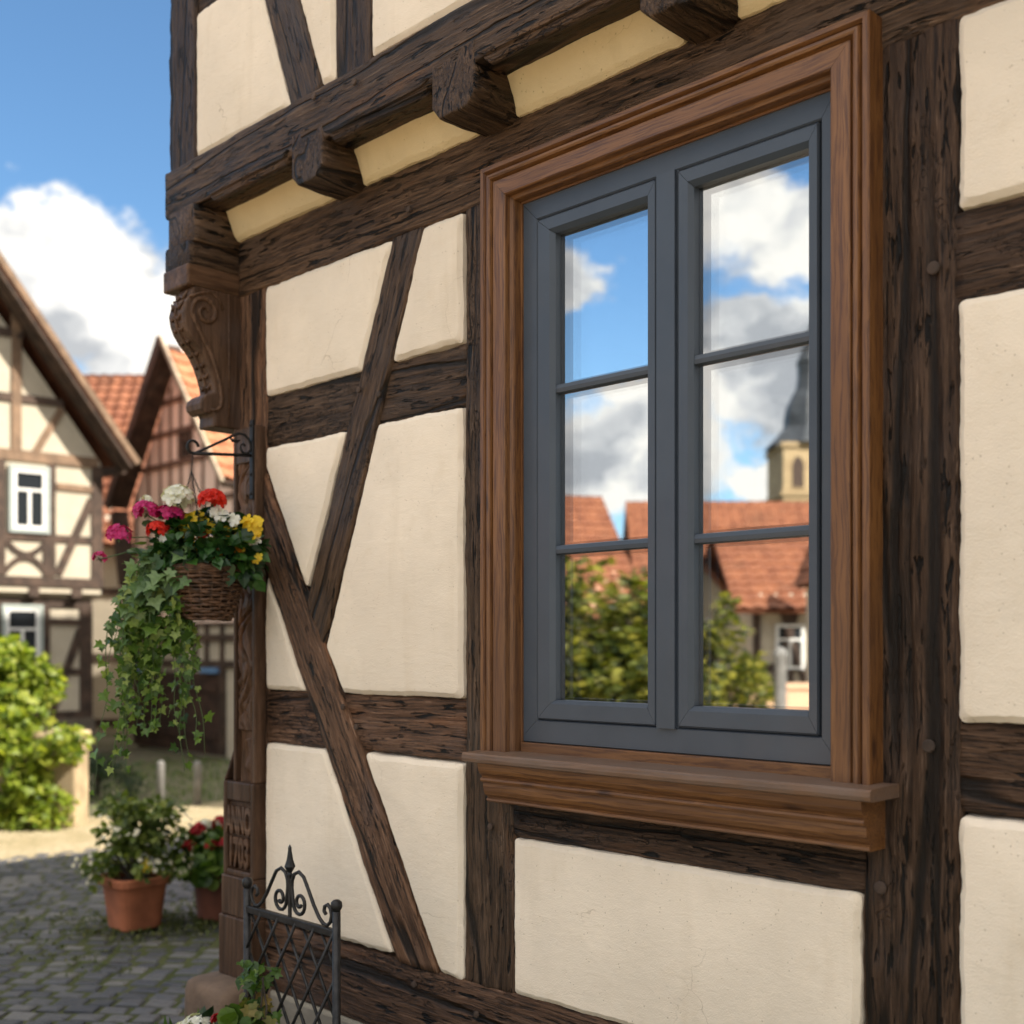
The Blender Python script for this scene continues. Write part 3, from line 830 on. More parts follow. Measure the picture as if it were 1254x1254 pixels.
panel([(xu(3.292) + .086, 3.300), (-2.914, 3.300), (-2.914, 3.79), (xu(3.79) + .086, 3.79)], HOUSE, y0=JY)
panel([(-2.738, 3.304), (-1.69, 3.304), (-1.69, 3.81), (-2.738, 3.81)], HOUSE, y0=JY)
for a, b_ in ((-3.713, -2.914), (-2.738, -1.69)): panel([(a, 3.98), (b_, 3.98), (b_, 4.81), (a, 4.81)], HOUSE, y0=JY)
panel([(-1.51, 3.304), (1.6, 3.304), (1.6, 4.81), (-1.51, 4.81)], HOUSE, y0=JY)

# --- corner: cross beam end, carved console, carved post front with the date
beam('cross_beam', (-3.776, .3, 3.062), (-3.776, -.182, 3.062), .178, .130, (1, 0, 0), TIMBER, HOUSE)
beam('corbel_block', (-3.776, .1, 2.957), (-3.776, -.196, 2.957), .168, .082, (1, 0, 0), TIMBER, HOUSE)
CX0, CX1 = -3.795, -3.690
CXM = (CX0 + CX1) / 2
m = MB(); m.box(-3.862, -3.691, -.206, .06, 2.842, 2.918); m.build('console_block', CARVED, HOUSE, frame=frame3((-3.776, -.1, 2.88), (0, -1, 0), (1, 0, 0), (0, 0, 1)), bevel=.008)
prof = [(-.180, 2.843), (-.184, 2.835), (-.188, 2.822), (-.196, 2.806), (-.212, 2.784), (-.222, 2.745), (-.217, 2.712), (-.205, 2.682), (-.186, 2.656), (-.163, 2.634), (-.143, 2.608), (-.128, 2.580),
        (-.116, 2.550), (-.106, 2.519), (-.100, 2.490), (-.112, 2.484), (-.134, 2.474), (-.150, 2.460), (-.157, 2.442), (-.153, 2.424), (-.138, 2.411), (-.122, 2.410), (-.110, 2.418), (-.103, 2.405), (-.103, 2.368), (.06, 2.368), (.06, 2.843)]
pp = []
for i, p in enumerate(prof):
    q = prof[(i + 1) % len(prof)]
    d = math.hypot(q[0] - p[0], q[1] - p[1]); k = max(1, int(d / .014)) if i < 24 else 1
    for j in range(k): pp.append((p[0] + (q[0] - p[0]) * j / k, p[1] + (q[1] - p[1]) * j / k))
m = MB(); m.prism([(CX0, y, z) for y, z in pp], (CX1 - CX0, 0, 0))
console = m.build('carved_console', CARVED, HOUSE, frame=frame3((CXM, -.1, 2.65), (0, 0, 1), (0, 1, 0), (-1, 0, 0)), bevel=.007)
def spiral(c, r0, r1, turns, a0, sgn=1, n=60, plane='yz', x=0.0):
    out = []
    for i in range(n + 1):
        f = i / n; r = r0 + (r1 - r0) * f; a = a0 + sgn * turns * 2 * math.pi * f
        u, v_ = c[0] + r * math.cos(a), c[1] + r * math.sin(a)
        out.append((x, u, v_) if plane == 'yz' else (u, x, v_))
    return out
m = MB()
for xx in (CX1 + .001, CX0 - .001):
    sp = spiral((-.138, 2.758), .010, .058, 1.6, 0.4, 1, 60, 'yz', xx)
    tail = [(xx, y, z) for y, z in ((-.188, 2.742), (-.176, 2.712), (-.158, 2.682), (-.136, 2.650), (-.114, 2.612), (-.096, 2.568), (-.082, 2.52), (-.074, 2.475), (-.078, 2.440), (-.095, 2.424), (-.118, 2.424))]
    m.tube(sp, [.0055 + .004 * math.sin(min(1, i / 60) * 3) for i in range(61)], 7)
    m.tube(tail, [.007, .008, .009, .009, .009, .008, .008, .008, .0075, .007, .006], 7)
    m.tube([(xx, -.045, 2.84), (xx, -.045, 2.40)], .003, 6)
    m.tube([(xx, -.200, 2.80), (xx, -.160, 2.82), (xx, -.120, 2.832), (xx, -.085, 2.815), (xx, -.070, 2.78)], .005, 6)
m.build('volute', CARVED, console, smooth=True)
m = MB()
for i in range(9):
    z = 2.80 - i * .037
    yy = -.205
    for (a, b_) in zip(prof[3:15], prof[4:16]):
        if b_[1] <= z <= a[1]: yy = a[0] + (b_[0] - a[0]) * (a[1] - z) / (a[1] - b_[1]); break
    for sx in (-1, 1):
        m.tube([(CXM, yy - .002, z + .012), (CXM + sx * .020, yy - .003, z), (CXM + sx * .040, yy + .002, z + .024)], [.005, .008, .003], 7)
m.tube([(CXM, y - .002, z) for y, z in prof[4:15]], .006, 7)
m.build('leaf_carving', CARVED, console, smooth=True)

# carved front of the corner post (a raised plank with recessed panels), widening into a foot
m = MB()
PX0, PX1, PY = -3.668, -3.530, -.042
PXC = (PX0 + PX1) / 2
def plank(z0, z1, x0=PX0, x1=PX1, y=PY): m.box(x0, x1, y, .02, z0, z1)
m.box(PX0, PX0 + .016, PY, .02, 1.13, 2.362); m.box(PX1 - .018, PX1, PY, .02, 1.13, 2.362)
m.box(PX0 + .016, PX1 - .018, PY + .024, .02, 1.13, 2.362)
m.box(PX0 + .016, PX1 - .018, PY + .001, .02, 2.235, 2.36)
cp = m.build('carved_post_front', CARVED, HOUSE, frame=frame3((PXC, PY, 1.7), (0, 0, 1), (1, 0, 0), (0, 1, 0)), bevel=.005)
m = MB(); NX, NZ = 34, 330; zb, zt = 1.13, 2.236; xl_, xr_ = PX0 + .0162, PX1 - .0182
def relief(x, z):
    u = (x - PXC) / (xr_ - xl_) * 2; h = 0
    if z < 1.31:                                    # a bud under an ogee arch
        zz = z - 1.13; e = abs(u) - (.62 * max(0, 1 - (zz / .15) ** 2) ** .6 if zz < .15 else -1)
        h += .75 * math.exp(-(e / .16) ** 2)
        h += .8 * math.exp(-((u / .30) ** 2 + ((zz - .055) / .025) ** 2))
    else:
        q = V3((u * 1.15 + .55 * math.sin(z * 24), z * 7.5, 3.3)); q += noise.noise_vector(V3((u * .9, z * 8, 1))) * .45
        n_ = abs(noise.noise(q * 1.25)); n2_ = abs(noise.noise(V3((q.x * 2.3, q.y * 1.7, 9))))
        h = min(1, max(0, n_ * 4.2 - .10)) * .8 + min(1, n2_ * 3) * .35
        h = min(1.0, h)
    return max(0, min(1.05, h)) * min(1, (1 - abs(u)) * 7)
for k in range(NZ + 1):
    for i in range(NX + 1):
        x = xl_ + (xr_ - xl_) * i / NX; z = zb + (zt - zb) * k / NZ
        m.v.append(V3((x, PY + .0235 - .019 * relief(x, z), z)))
for k in range(NZ):
    for i in range(NX):
        a = k * (NX + 1) + i; m.f.append((a, a + 1, a + NX + 2, a + NX + 1))
m.build('vine_relief', CARVED, cp, frame=frame3((PXC, PY, 1.7), (0, 0, 1), (1, 0, 0), (0, 1, 0)), smooth=True, fixn=False)
# date block: sunk panel with raised letters
DX0, DX1 = -3.722, -3.526
m = MB()
m.box(DX0, DX0 + .022, -.050, .02, .80, 1.13); m.box(DX1 - .022, DX1, -.050, .02, .80, 1.13)
m.box(DX0 + .022, DX1 - .022, -.0495, .02, 1.062, 1.13); m.box(DX0 + .022, DX1 - .022, -.0495, .02, .80, .822)
m.box(DX0 + .022, DX1 - .022, -.036, .02, .822, 1.062)
m.prism([(DX0, -.049, 1.13), (DX0, .02, 1.13), (PX0, .02, 1.26), (PX0, PY + .006, 1.26), (DX0 + .022, PY - .002, 1.175)], (.014, 0, 0))
m.box(DX0 - .004, DX1 + .002, -.055, .02, .66, .80); m.box(DX0 - .010, DX1 + .004, -.062, .02, .45, .66)
db = m.build('date_block', CARVED, HOUSE, frame=frame3((-3.63, -.03, .8), (0, 0, 1), (1, 0, 0), (0, 1, 0)), bevel=.006)
def lettering(txt, size, M, parent, mat, name, ext=.008, sx=1.0, spacing=1.0):
    cu = bpy.data.curves.new(name, 'FONT'); cu.body = txt; cu.size = size; cu.extrude = ext; cu.bevel_depth = .0015; cu.align_x = 'CENTER'; cu.offset = .004; cu.space_character = spacing
    to = bpy.data.objects.new(name, cu); COL.objects.link(to)
    bpy.context.view_layer.update()
    me = bpy.data.meshes.new_from_object(to.evaluated_get(bpy.context.evaluated_depsgraph_get()))
    bpy.data.objects.remove(to); me.transform(Matrix.Diagonal((sx, 1, 1, 1)))
    me.materials.clear(); me.materials.append(mat)
    o = bpy.data.objects.new(name, me); o.matrix_basis = M; link(o, parent); o.matrix_basis = M
    return o
xm = (DX0 + DX1) / 2
lettering('ANNO', .128, frame3((xm, -.040, .952), (1, 0, 0), (0, 0, 1), (0, -1, 0)), db, CARVED, 'inscription', .008, .405, 1.02)
lettering('1703', .140, frame3((xm, -.040, .836), (1, 0, 0), (0, 0, 1), (0, -1, 0)), db, CARVED, 'inscription', .008, .45, 1.05)
# guard stone under the corner
m = MB(); m.lathe([(.145, -.06), (.146, .33), (.145, .41), (.138, .436), (.122, .449), (.02, .452)], (-3.63, -.04, 0), 48, sq=9.0)
m.build('corner_stone', SAND, HOUSE, smooth=True)

# --- wooden pegs
def peg(x, z, y=-.006, r=.013):
    B = MB(); B.lathe([(r, 0), (r, .004), (r * .8, .006), (.002, .0065)], (0, 0, 0), 10)
    M = frame3((x, y, z), (1, 0, 0), (0, 0, 1), (0, -1, 0)); B.v = [M @ v for v in B.v]
    B.build('wooden_peg', FAR_TIMBER, HOUSE, smooth=False)
for x, z, y in ((-2.745, 2.902, -.006), (-2.98, 2.40, -.012), (-2.88, 2.37, -.012), (-3.545, 2.355, 0), (-3.55, 2.12, 0), (-3.54, 1.38, 0), (-3.06, 1.41, -.014), (-2.99, 1.35, -.014),
                (-2.72, .60, -.006), (-2.45, .57, -.006), (-2.40, 1.10, 0), (-1.225, 1.10, -.003), (-1.12, 1.40, -.003), (-1.11, 2.36, -.003), (-1.25, 2.915, -.006), (-3.70, 3.24, -.174), (-2.99, 3.262, -.174), (-2.79, 3.24, -.174)):
    peg(x, z, y - .004, .014 if x > -2 else .010)

# --- THE WINDOW ----------------------------------------------------
def frame_rect(B, x0, x1, z0, z1, wl, wr, wb, wt, yf, yb, ch=.004, ich=.004, gap=.0006):
    """four mitred members; chamfered outer and inner arrises"""
    def member(o0, o1, i0, i1):
        # o0,o1 outer corners, i0,i1 inner corners (x,z)
        o0, o1, i0, i1 = map(Vector, (o0, o1, i0, i1)); d = (o1 - o0).normalized() * gap
        o0 = o0 + d; i0 = i0 + d; o1 = o1 - d; i1 = i1 - d
        def L(a, b_, t): return a + (b_ - a) * t
        wd = max((i0 - o0).length, .001); c = ch / wd * 1.2; ic = ich / wd * 1.2
        rows = [(0, yb), (0, yf + ch), (c, yf), (1 - ic, yf), (1, yf + ich), (1, yb)]
        i = len(B.v)
        for t, y in rows:
            a = L(o0, i0, t); b2 = L(o1, i1, t); B.v += [V3((a.x, y, a.y)), V3((b2.x, y, b2.y))]
        n = len(rows)
        for k in range(n - 1): B.f.append((i + 2 * k, i + 2 * k + 1, i + 2 * k + 3, i + 2 * k + 2))
        B.f.append((i + 2 * n - 2, i + 2 * n - 1, i + 1, i))
        B.f.append(tuple(i + 2 * k for k in range(n))); B.f.append(tuple(i + 2 * k + 1 for k in reversed(range(n))))
    a, b_, c, d = (x0, z0), (x1, z0), (x1, z1), (x0, z1)
    e, f, g_, h = (x0 + wl, z0 + wb), (x1 - wr, z0 + wb), (x1 - wr, z1 - wt), (x0 + wl, z1 - wt)
    member(a, b_, e, f); member(b_, c, f, g_); member(c, d, g_, h); member(d, a, h, e)

m = MB()
frame_rect(m, -2.296, -1.322, 1.343, 2.812, .072, .048, .062, .070, 0.0, .075)
m.box(-1.818, -1.754, .001, .075, 1.405, 2.742)
m.box(-1.8135, -1.7585, -.010, .002, 1.403, 2.742)
WIN = m.build('window', PAINT, HOUSE, frame=Matrix.Translation((-1.81, 0, 2.08)))
tag(WIN, 'slate grey two-casement window with six mirror-like panes')
SASH = [(-2.221, -1.8185, .058, .032), (-1.753, -1.373, .040, .030)]
ZB, ZT = 1.407, 2.738
for (x0, x1, wl, wr) in SASH:
    m = MB(); frame_rect(m, x0, x1, ZB, ZT, wl, wr, .052, .046, -.006, .05, .005, .012)
    s_ = m.build('sash', PAINT, WIN, frame=Matrix.Translation(((x0 + x1) / 2, 0, 2.08)))
    gx0, gx1 = x0 + wl, x1 - wr; gz0, gz1 = ZB + .052, ZT - .046
    bars = [1.856, 2.281]
    for zc in bars:
        m = MB(); m.prism([(gx0 - .001, .024, zc - .013), (gx0 - .001, .008, zc - .010), (gx0 - .001, .006, zc), (gx0 - .001, .008, zc + .010), (gx0 - .001, .024, zc + .013)], (gx1 - gx0 + .002, 0, 0))
        m.build('glazing_bar', PAINT, WIN, frame=Matrix.Translation(((gx0 + gx1) / 2, .01, zc)))
    zs = [gz0] + [b_ + e for b_ in bars for e in (-.013, .013)] + [gz1]
    cells = [(zs[0], zs[1]), (zs[2], zs[3]), (zs[4], zs[5])]
    f_, bk, sp = MB(), MB(), MB()
    for (a, b_) in cells:
        f_.quad((gx0 - .004, .0245, a - .004), (gx1 + .004, .0245, a - .004), (gx1 + .004, .0245, b_ + .004), (gx0 - .004, .0245, b_ + .004))
        bk.quad((gx0 - .004, .0405, a - .004), (gx1 + .004, .0405, a - .004), (gx1 + .004, .0405, b_ + .004), (gx0 - .004, .0405, b_ + .004))
        t_ = .006
        sp.box(gx0 - .003, gx0 + t_, .0255, .0395, a, b_); sp.box(gx1 - t_, gx1 + .003, .0255, .0395, a, b_)
        sp.box(gx0 + t_, gx1 - t_, .0255, .0395, a - .003, a + t_); sp.box(gx0 + t_, gx1 - t_, .0255, .0395, b_ - t_, b_ + .003)
    f_.build('pane', GLASS, WIN, fixn=False); bk.build('inner_pane', GLASS2, WIN, fixn=False)
    sp.build('pane_spacer', GASKET, WIN)

CP = [(0, .03), (0, -.056), (.003, -.060), (.014, -.060), (.017, -.054), (.020, -.044), (.023, -.054), (.026, -.059), (.032, -.060), (.037, -.057), (.040, -.046), (.0425, -.040), (.046, -.053),
      (.049, -.055), (.089, -.055), (.092, -.052), (.0935, -.036), (.097, -.033), (.102, -.031), (.104, -.026), (.1045, -.006), (.110, -.0055), (.110, .03)]
CXL, CXR, CZT, CZB = -2.386, -1.224, 2.906, 1.3155
def casing(kind):
    B = MB(); n = len(CP); ends = []
    for (s, y) in CP:
        if kind == 0: a, b_ = (CXL + s, y, CZB), (CXL + s, y, CZT - s - .0004)
        elif kind == 1: a, b_ = (CXR - s, y, CZB), (CXR - s, y, CZT - s - .0004)
        else: a, b_ = (CXL + s + .0004, y, CZT - s), (CXR - s - .0004, y, CZT - s)
        ends.append((V3(a), V3(b_)))
    N = 40
    for i in range(N + 1):
        for a, b_ in ends:
            p = a.lerp(b_, i / N); B.v.append(p)
    for i in range(N):
        for j in range(n - 1): B.f.append((i * n + j, i * n + j + 1, (i + 1) * n + j + 1, (i + 1) * n + j))
    B.f.append(tuple(range(n))); B.f.append(tuple(N * n + j for j in range(n)))
    fr = frame3((CXL if kind != 1 else CXR, 0, 2.1), (0, 0, 1), (1, 0, 0), (0, 1, 0)) if kind < 2 else frame3((-1.8, 0, CZT), (1, 0, 0), (0, 0, -1), (0, 1, 0))
    B.build('casing', OAK, WIN, frame=fr)
for k in range(3): casing(k)
m = MB(); m.box(-2.276, -1.334, -.012, .07, 1.3155, 1.3425); m.build('sill_fillet', OAK, WIN, frame=frame3((-1.8, 0, 1.33), (1, 0, 0), (0, 1, 0), (0, 0, 1)), bevel=.002)
m = MB()
N = 60
m_ = [(.0, 1.290), (-.113, 1.289), (-.119, 1.292), (-.121, 1.300), (-.120, 1.310), (-.115, 1.3145), (-.03, 1.318), (.0, 1.318)]
def swp(B, pr, x0, x1, N=60, am=.0012):
    n = len(pr)
    for i in range(N + 1):
        x = x0 + (x1 - x0) * i / N
        for y, z in pr: B.v.append(V3((x, y + am * noise.noise(V3((x * 14, z * 60, 1))), z + am * noise.noise(V3((x * 11, y * 60, 5))))))
    for i in range(N):
        for j in range(n): B.f.append((i * n + j, i * n + (j + 1) % n, (i + 1) * n + (j + 1) % n, (i + 1) * n + j))
    B.f.append(tuple(range(n))); B.f.append(tuple(N * n + j for j in range(n)))
swp(m, m_, -2.392, -1.188); SILL = m.build('sill', OAKW, WIN, frame=frame3((-1.78, -.06, 1.30), (1, 0, 0), (0, 0, 1), (0, -1, 0)))
m = MB()
mo = [(.0, 1.289), (-.100, 1.289), (-.100, 1.283), (-.098, 1.270), (-.092, 1.259), (-.084, 1.252), (-.083, 1.249), (-.088, 1.247), (-.090, 1.242), (-.088, 1.237), (-.080, 1.236), (-.079, 1.232), (-.079, 1.224), (-.077, 1.212),
      (-.071, 1.201), (-.063, 1.195), (-.062, 1.192), (-.066, 1.190), (-.067, 1.185), (-.062, 1.181), (0, 1.181)]
swp(m, mo, -2.352, -1.219, 60, .0008); m.build('sill_moulding', OAK, WIN, frame=frame3((-1.78, -.06, 1.24), (1, 0, 0), (0, 0, 1), (0, -1, 0)))

# ================================================================== IRONWORK AND PLANTS BY THE HOUSE

random.seed(31)
BX = -3.54
m = MB()
WB = empty('wall_bracket', (BX, -.045, 2.11), 'black wrought iron scroll bracket on the carved corner post', 'bracket')
m.box(BX - .010, BX + .010, -.051, -.042, 2.105, 2.378); m.build('back_plate', IRON, WB, bevel=.002)
m = MB(); m.tube([(BX, -.05, 2.255), (BX, -.27, 2.238)], .0055, 8); m.build('arm', IRON, WB, smooth=True)
m = MB()
hook = [(BX, -.272 - .020 * math.sin(a) * 1.0, 2.2585 - .0205 * math.cos(a)) for a in [i * 4.6 / 24 for i in range(25)]]
top = [(BX, y, z) for y, z in ((-.262, 2.240), (-.232, 2.255), (-.19, 2.277), (-.15, 2.298), (-.118, 2.316), (-.095, 2.325), (-.074, 2.322), (-.060, 2.310), (-.052, 2.292), (-.052, 2.276), (-.060, 2.264), (-.072, 2.259), (-.085, 2.263), (-.092, 2.274), (-.090, 2.286), (-.081, 2.291), (-.074, 2.285))]
m.tube(hook, .005, 8); m.tube(top, [.0045] * 12 + [.0042, .004, .0038, .0036, .0045], 8)
m.tube([(BX, -.135, 2.306), (BX, -.122, 2.298), (BX, -.105, 2.297), (BX, -.092, 2.303)], [.001, .007, .006, .001], 6)
m.build('scroll', IRON, WB, smooth=True)
for z in (2.36, 2.19, 2.125):
    m = MB(); m.lathe([(.006, 0), (.006, .003), (.003, .005)], (0, 0, 0), 10)
    m.v = [V3((BX + p.x, -.051 - p.z, z + p.y)) for p in m.v]; m.build('bolt', IRON, WB)

# --- hanging basket
BC = V3((-3.548, -.232, 1.69))
HB = empty('hanging_basket', BC, 'dark woven wicker basket hanging on chains from the iron bracket', 'basket')
m = MB(); H = .165
for k in range(17):
    f = k / 16; z = BC.z + .004 + f * H; r = .090 + .052 * f ** .75
    ph = (k % 2) * math.pi
    pts = [(BC.x + (r + .0042 * math.sin(11 * a + ph)) * math.cos(a), BC.y + (r + .0042 * math.sin(11 * a + ph)) * math.sin(a), z + .0022 * math.sin(3 * a + k * 2.1) + .0015 * random.uniform(-1, 1)) for a in [2 * math.pi * i / 88 for i in range(88)]]
    m.tube(pts, .0052 + .0008 * random.random(), 6, closed=True)
for i in range(22):
    a = 2 * math.pi * i / 22
    m.tube([(BC.x + (.090 + .052 * f ** .75) * math.cos(a), BC.y + (.090 + .052 * f ** .75) * math.sin(a), BC.z + f * H) for f in (0, .25, .5, .75, 1.03)], .0035, 5)
for k in range(3):
    m.tube([(BC.x + .142 * math.cos(a), BC.y + .142 * math.sin(a), BC.z + H + .004 + .006 * math.sin(9 * a + k * 2.09)) for a in [2 * math.pi * i / 90 for i in range(90)]], .006, 6, closed=True)
m.lathe([(.001, .004), (.078, .005), (.078, .010)], BC, 24)
m.build('wicker_bowl', WICKER, HB, smooth=True)
m = MB(); m.lathe([(.05, .02), (.125, H - .02), (.09, H), (.001, H + .008)], BC, 20); m.build('soil', SOIL, HB, smooth=True)
hk = V3((BX, -.272, 2.236)); kn = V3((BX - .003, -.276, 2.178))
def chain(a, b_, lk=.011, r=.0011):
    a = V3(a); b_ = V3(b_); d = b_ - a; n = max(2, int(d.length / (lk * .78))); dd = d.normalized(); o1 = dd.orthogonal().normalized(); o2 = dd.cross(o1); B = MB()
    for i in range(n):
        c = a + d * ((i + .5) / n); sd_ = o1 if i % 2 else o2
        B.tube([c + dd * (lk * .5 * math.cos(t)) + sd_ * (lk * .28 * math.sin(t)) for t in [2 * math.pi * j / 8 for j in range(8)]], r, 4, closed=True)
    B.build('chain', IRON, HB, smooth=True)
chain(hk, kn)
for a in (100, 215, 335): chain(kn, BC + V3((.130 * math.cos(R(a)), .130 * math.sin(R(a)), H)))


def plant_root(name, loc, label, cat, group=None): return empty(name, loc, label, cat, group)


def floret(B, c, nrm, r, npet=5, cup=.25, shape='petal', spin=None):
    nrm = V3(nrm).normalized(); o1 = nrm.orthogonal().normalized(); o2 = nrm.cross(o1); s0 = spin if spin is not None else random.random() * 6
    for k in range(npet):
        a = s0 + 2 * math.pi * k / npet; d = o1 * math.cos(a) + o2 * math.sin(a)
        add_leaf(B, c, d + nrm * cup, nrm - d * cup, r * random.uniform(.9, 1.1), shape, .12, .22)


def umbel(B, c, r, n=24, fr=.016):
    for i in range(n):
        d = rdir(-.35, 1); floret(B, V3(c) + V3((d.x * r, d.y * r, d.z * r * .72)), d + V3((0, 0, .25)), fr * random.uniform(.85, 1.15), 5, .35)


# leafy begonia mound filling the basket
top_c = BC + V3((.01, .0, H + .075))
random.seed(41)
BP = plant_root('begonia_plant', top_c, 'mound of dark green begonias with yellow, white and orange flowers in the basket', 'plant')
B = MB()
for _ in range(420):
    d = rdir(-.35, 1); a = d.x * RT.x + d.y * RT.y
    rr = .150 + .045 * max(0, a)
    p = top_c + V3((d.x * rr, d.y * rr, d.z * .10 - .02 * (1 - d.z))) * random.uniform(.72, 1.0)
    add_leaf(B, p, d * .8 + rdir() * .7 + V3((0, 0, -.25)), d + V3((0, 0, .7)) + rdir() * .4, random.uniform(.035, .062), random.choice(['round', 'oval', 'oval']), .22, .2)
for _ in range(70):
    p = top_c + RT * random.uniform(.07, .185) + V3((0, 0, random.uniform(-.11, .04))) - FW * random.uniform(-.02, .09)
    add_leaf(B, p, RT * .5 + rdir() * .8 + V3((0, 0, -.5)), -FW + V3((0, 0, .6)) + rdir() * .4, random.uniform(.035, .06), 'oval', .22, .2)
B.build('foliage', BEGONIA, BP, fixn=False)
def bloom(c, r, mat, n=3, parent=None, name='flower', npet=5):
    B = MB(); c = V3(c)
    for i in range(n):
        d = (-FW * .8 + V3((0, 0, .5)) + rdir() * .55).normalized()
        floret(B, c + rdir() * r * (.45 if n > 1 else 0), d, r * random.uniform(.8, 1.05), npet, .22)
    B.tube([c - V3((0, 0, .004)), c.lerp(top_c, .45) - V3((0, 0, .02)), top_c - V3((0, 0, .05))], .0016, 5)
    return B.build(name, [mat], parent, fixn=False)
for c, r, mt, n in (((-3.499, -.29, 2.013), .034, P_YEL, 5), ((-3.465, -.265, 1.995), .022, P_YEL, 2), ((-3.40, -.20, 1.915), .020, P_ORA, 2), ((-3.50, -.31, 1.955), .018, P_YEL, 2), ((-3.385, -.185, 1.93), .022, P_YEL, 2), ((-3.47, -.275, 1.965), .018, P_RED, 2), ((-3.36, -.15, 1.94), .020, P_WHITE, 2), ((-3.379, -.169, 2.003), .024, P_YEL, 3), ((-3.366, -.158, 1.973), .028, P_YEL, 4), ((-3.352, -.145, 2.01), .022, P_YEL, 3), ((-3.41, -.21, 1.985), .018, P_YEL, 2), ((-3.53, -.32, 1.99), .020, P_YEL, 3), ((-3.417, -.217, 1.949), .015, P_ORA, 2),
                    ((-3.435, -.236, 1.869), .024, P_ORA, 2), ((-3.347, -.145, 1.885), .016, P_YEL, 2), ((-3.452, -.255, 1.927), .016, P_RED, 2),
                    ((-3.551, -.355, 1.949), .030, P_WHITE, 2), ((-3.431, -.232, 2.021), .028, P_WHITE, 4), ((-3.45, -.25, 2.045), .020, P_WHITE, 2), ((-3.405, -.20, 2.012), .024, P_WHITE, 2)):
    bloom(c, r, mt, n, BP)

def geranium(label, heads, mat, seed, base):
    random.seed(seed)
    root = plant_root('geranium_plant', base, label, 'plant', 'geraniums in the hanging basket')
    Fo, St = MB(), MB(); b = V3(base)
    for c, r, n in heads:
        c = V3(c); H_ = MB(); umbel(H_, c, r, n, r * .58); H_.build('flower_head', mat, root, fixn=False)
        mid = b.lerp(c, .55) + V3((0, 0, .03))
        St.tube([b, mid, c - V3((0, 0, r * .4))], [.003, .0026, .0022], 6)
        for k in range(7): add_leaf(St, c - V3((0, 0, r * .45)), rdir() + V3((0, 0, -.2)), V3((0, 0, 1)), .014, 'oval')
        for k in range(9):
            p = b.lerp(c, random.uniform(.25, .7)) + rdir() * .03
            add_leaf(Fo, p, rdir(-.3, .3) - FW * .5, V3((0, 0, 1)) - FW * .4 + rdir() * .4, random.uniform(.03, .055), 'round', .15, .1)
    Fo.build('foliage', LEAF, root, fixn=False); St.build('stem', STEM, root, fixn=False)
geranium('magenta geranium at the left of the hanging basket, heads on long stems', [((-3.671, -.464, 1.968), .034, 22), ((-3.610, -.402, 2.045), .034, 22), ((-3.562, -.352, 2.035), .031, 20), ((-3.543, -.337, 2.03), .028, 18), ((-3.716, -.509, 1.893), .020, 12)], P_MAG, 51, BC + V3((-.05, -.05, H + .03)))
geranium('scarlet geranium standing highest beside the basket chains', [((-3.458, -.249, 2.080), .038, 34), ((-3.581, -.375, 1.982), .032, 26), ((-3.567, -.362, 1.992), .016, 10)], P_RED, 52, BC + V3((.03, .0, H + .03)))
geranium('white geranium with one round head before the basket chains', [((-3.536, -.328, 2.090), .042, 34), ((-3.612, -.40, 2.078), .018, 9)], P_WHITE, 53, BC + V3((-.01, -.02, H + .03)))

# trailing ivy
random.seed(61)
IV = plant_root('ivy_plant', BC + V3((-.08, -.08, H)), 'trailing green ivy hanging in a long curtain from the left of the basket', 'ivy')
Bs, Bl, Bg = MB(), MB(), MB()
for k in range(27):
    f = random.random() if k > 6 else k / 6.0
    lat = -.060 - .150 * f                                    # along the picture's left
    st = BC + RT * (lat * .55) - FW * random.uniform(.02, .10) + V3((0, 0, H + .03))
    L = random.choice([.42, .52, .60, .68, .75, .80]) * random.uniform(.85, 1.05) * (1.0 - .12 * abs(f - .45))
    out = RT * (lat * .55 + random.uniform(-.02, .02)) - FW * random.uniform(.0, .05)
    pts = []; n = 26
    for i in range(n + 1):
        s_ = i / n
        p = st + out * min(1, s_ * 3.2) ** .8 + V3((0, 0, .03 * math.sin(min(1, s_ * 4) * math.pi) - max(0, s_ - .06) * L * 1.08))
        p += V3((noise.noise(V3((s_ * 4, k, 0))), noise.noise(V3((s_ * 4, k, 5))), 0)) * .045 * s_ + RT * (.16 * s_ * (0.5 - f))
        pts.append(p)
    Bs.tube(pts, [.0020 - .001 * i / n for i in range(n + 1)], 5)
    for i in range(1, n + 1):
        s_ = i / n
        for _ in range(2 if s_ < .75 else 1):
            if random.random() < .22 + .2 * s_: continue
            p = pts[i] + rdir() * .016
            sz = (.050 - .022 * s_) * random.uniform(.45, 1.3)
            d = (-FW * random.uniform(-.1, .5) + rdir() * .75 + V3((0, 0, -.75))).normalized()
            add_leaf(Bg if (s_ < .38 and random.random() < .75) else Bl, p, d, -FW * .7 + V3((0, 0, .55)) + rdir() * .55, sz, 'ivy', .16, .18)
for _ in range(46):
    p = BC + RT * random.uniform(-.15, .0) - FW * random.uniform(.07, .15) + V3((0, 0, H + random.uniform(-.06, .07)))
    add_leaf(Bg, p, -FW * .4 - RT * .4 + rdir() * .5 + V3((0, 0, -.7)), -FW * .6 + V3((0, 0, .7)) + rdir() * .4, random.uniform(.04, .062), 'ivy', .16, .2)
Bs.build('stem', STEM, IV, smooth=True); Bl.build('ivy_leaves', IVY, IV, fixn=False); Bg.build('grey_green_leaves', IVY_BIG, IV, fixn=False)

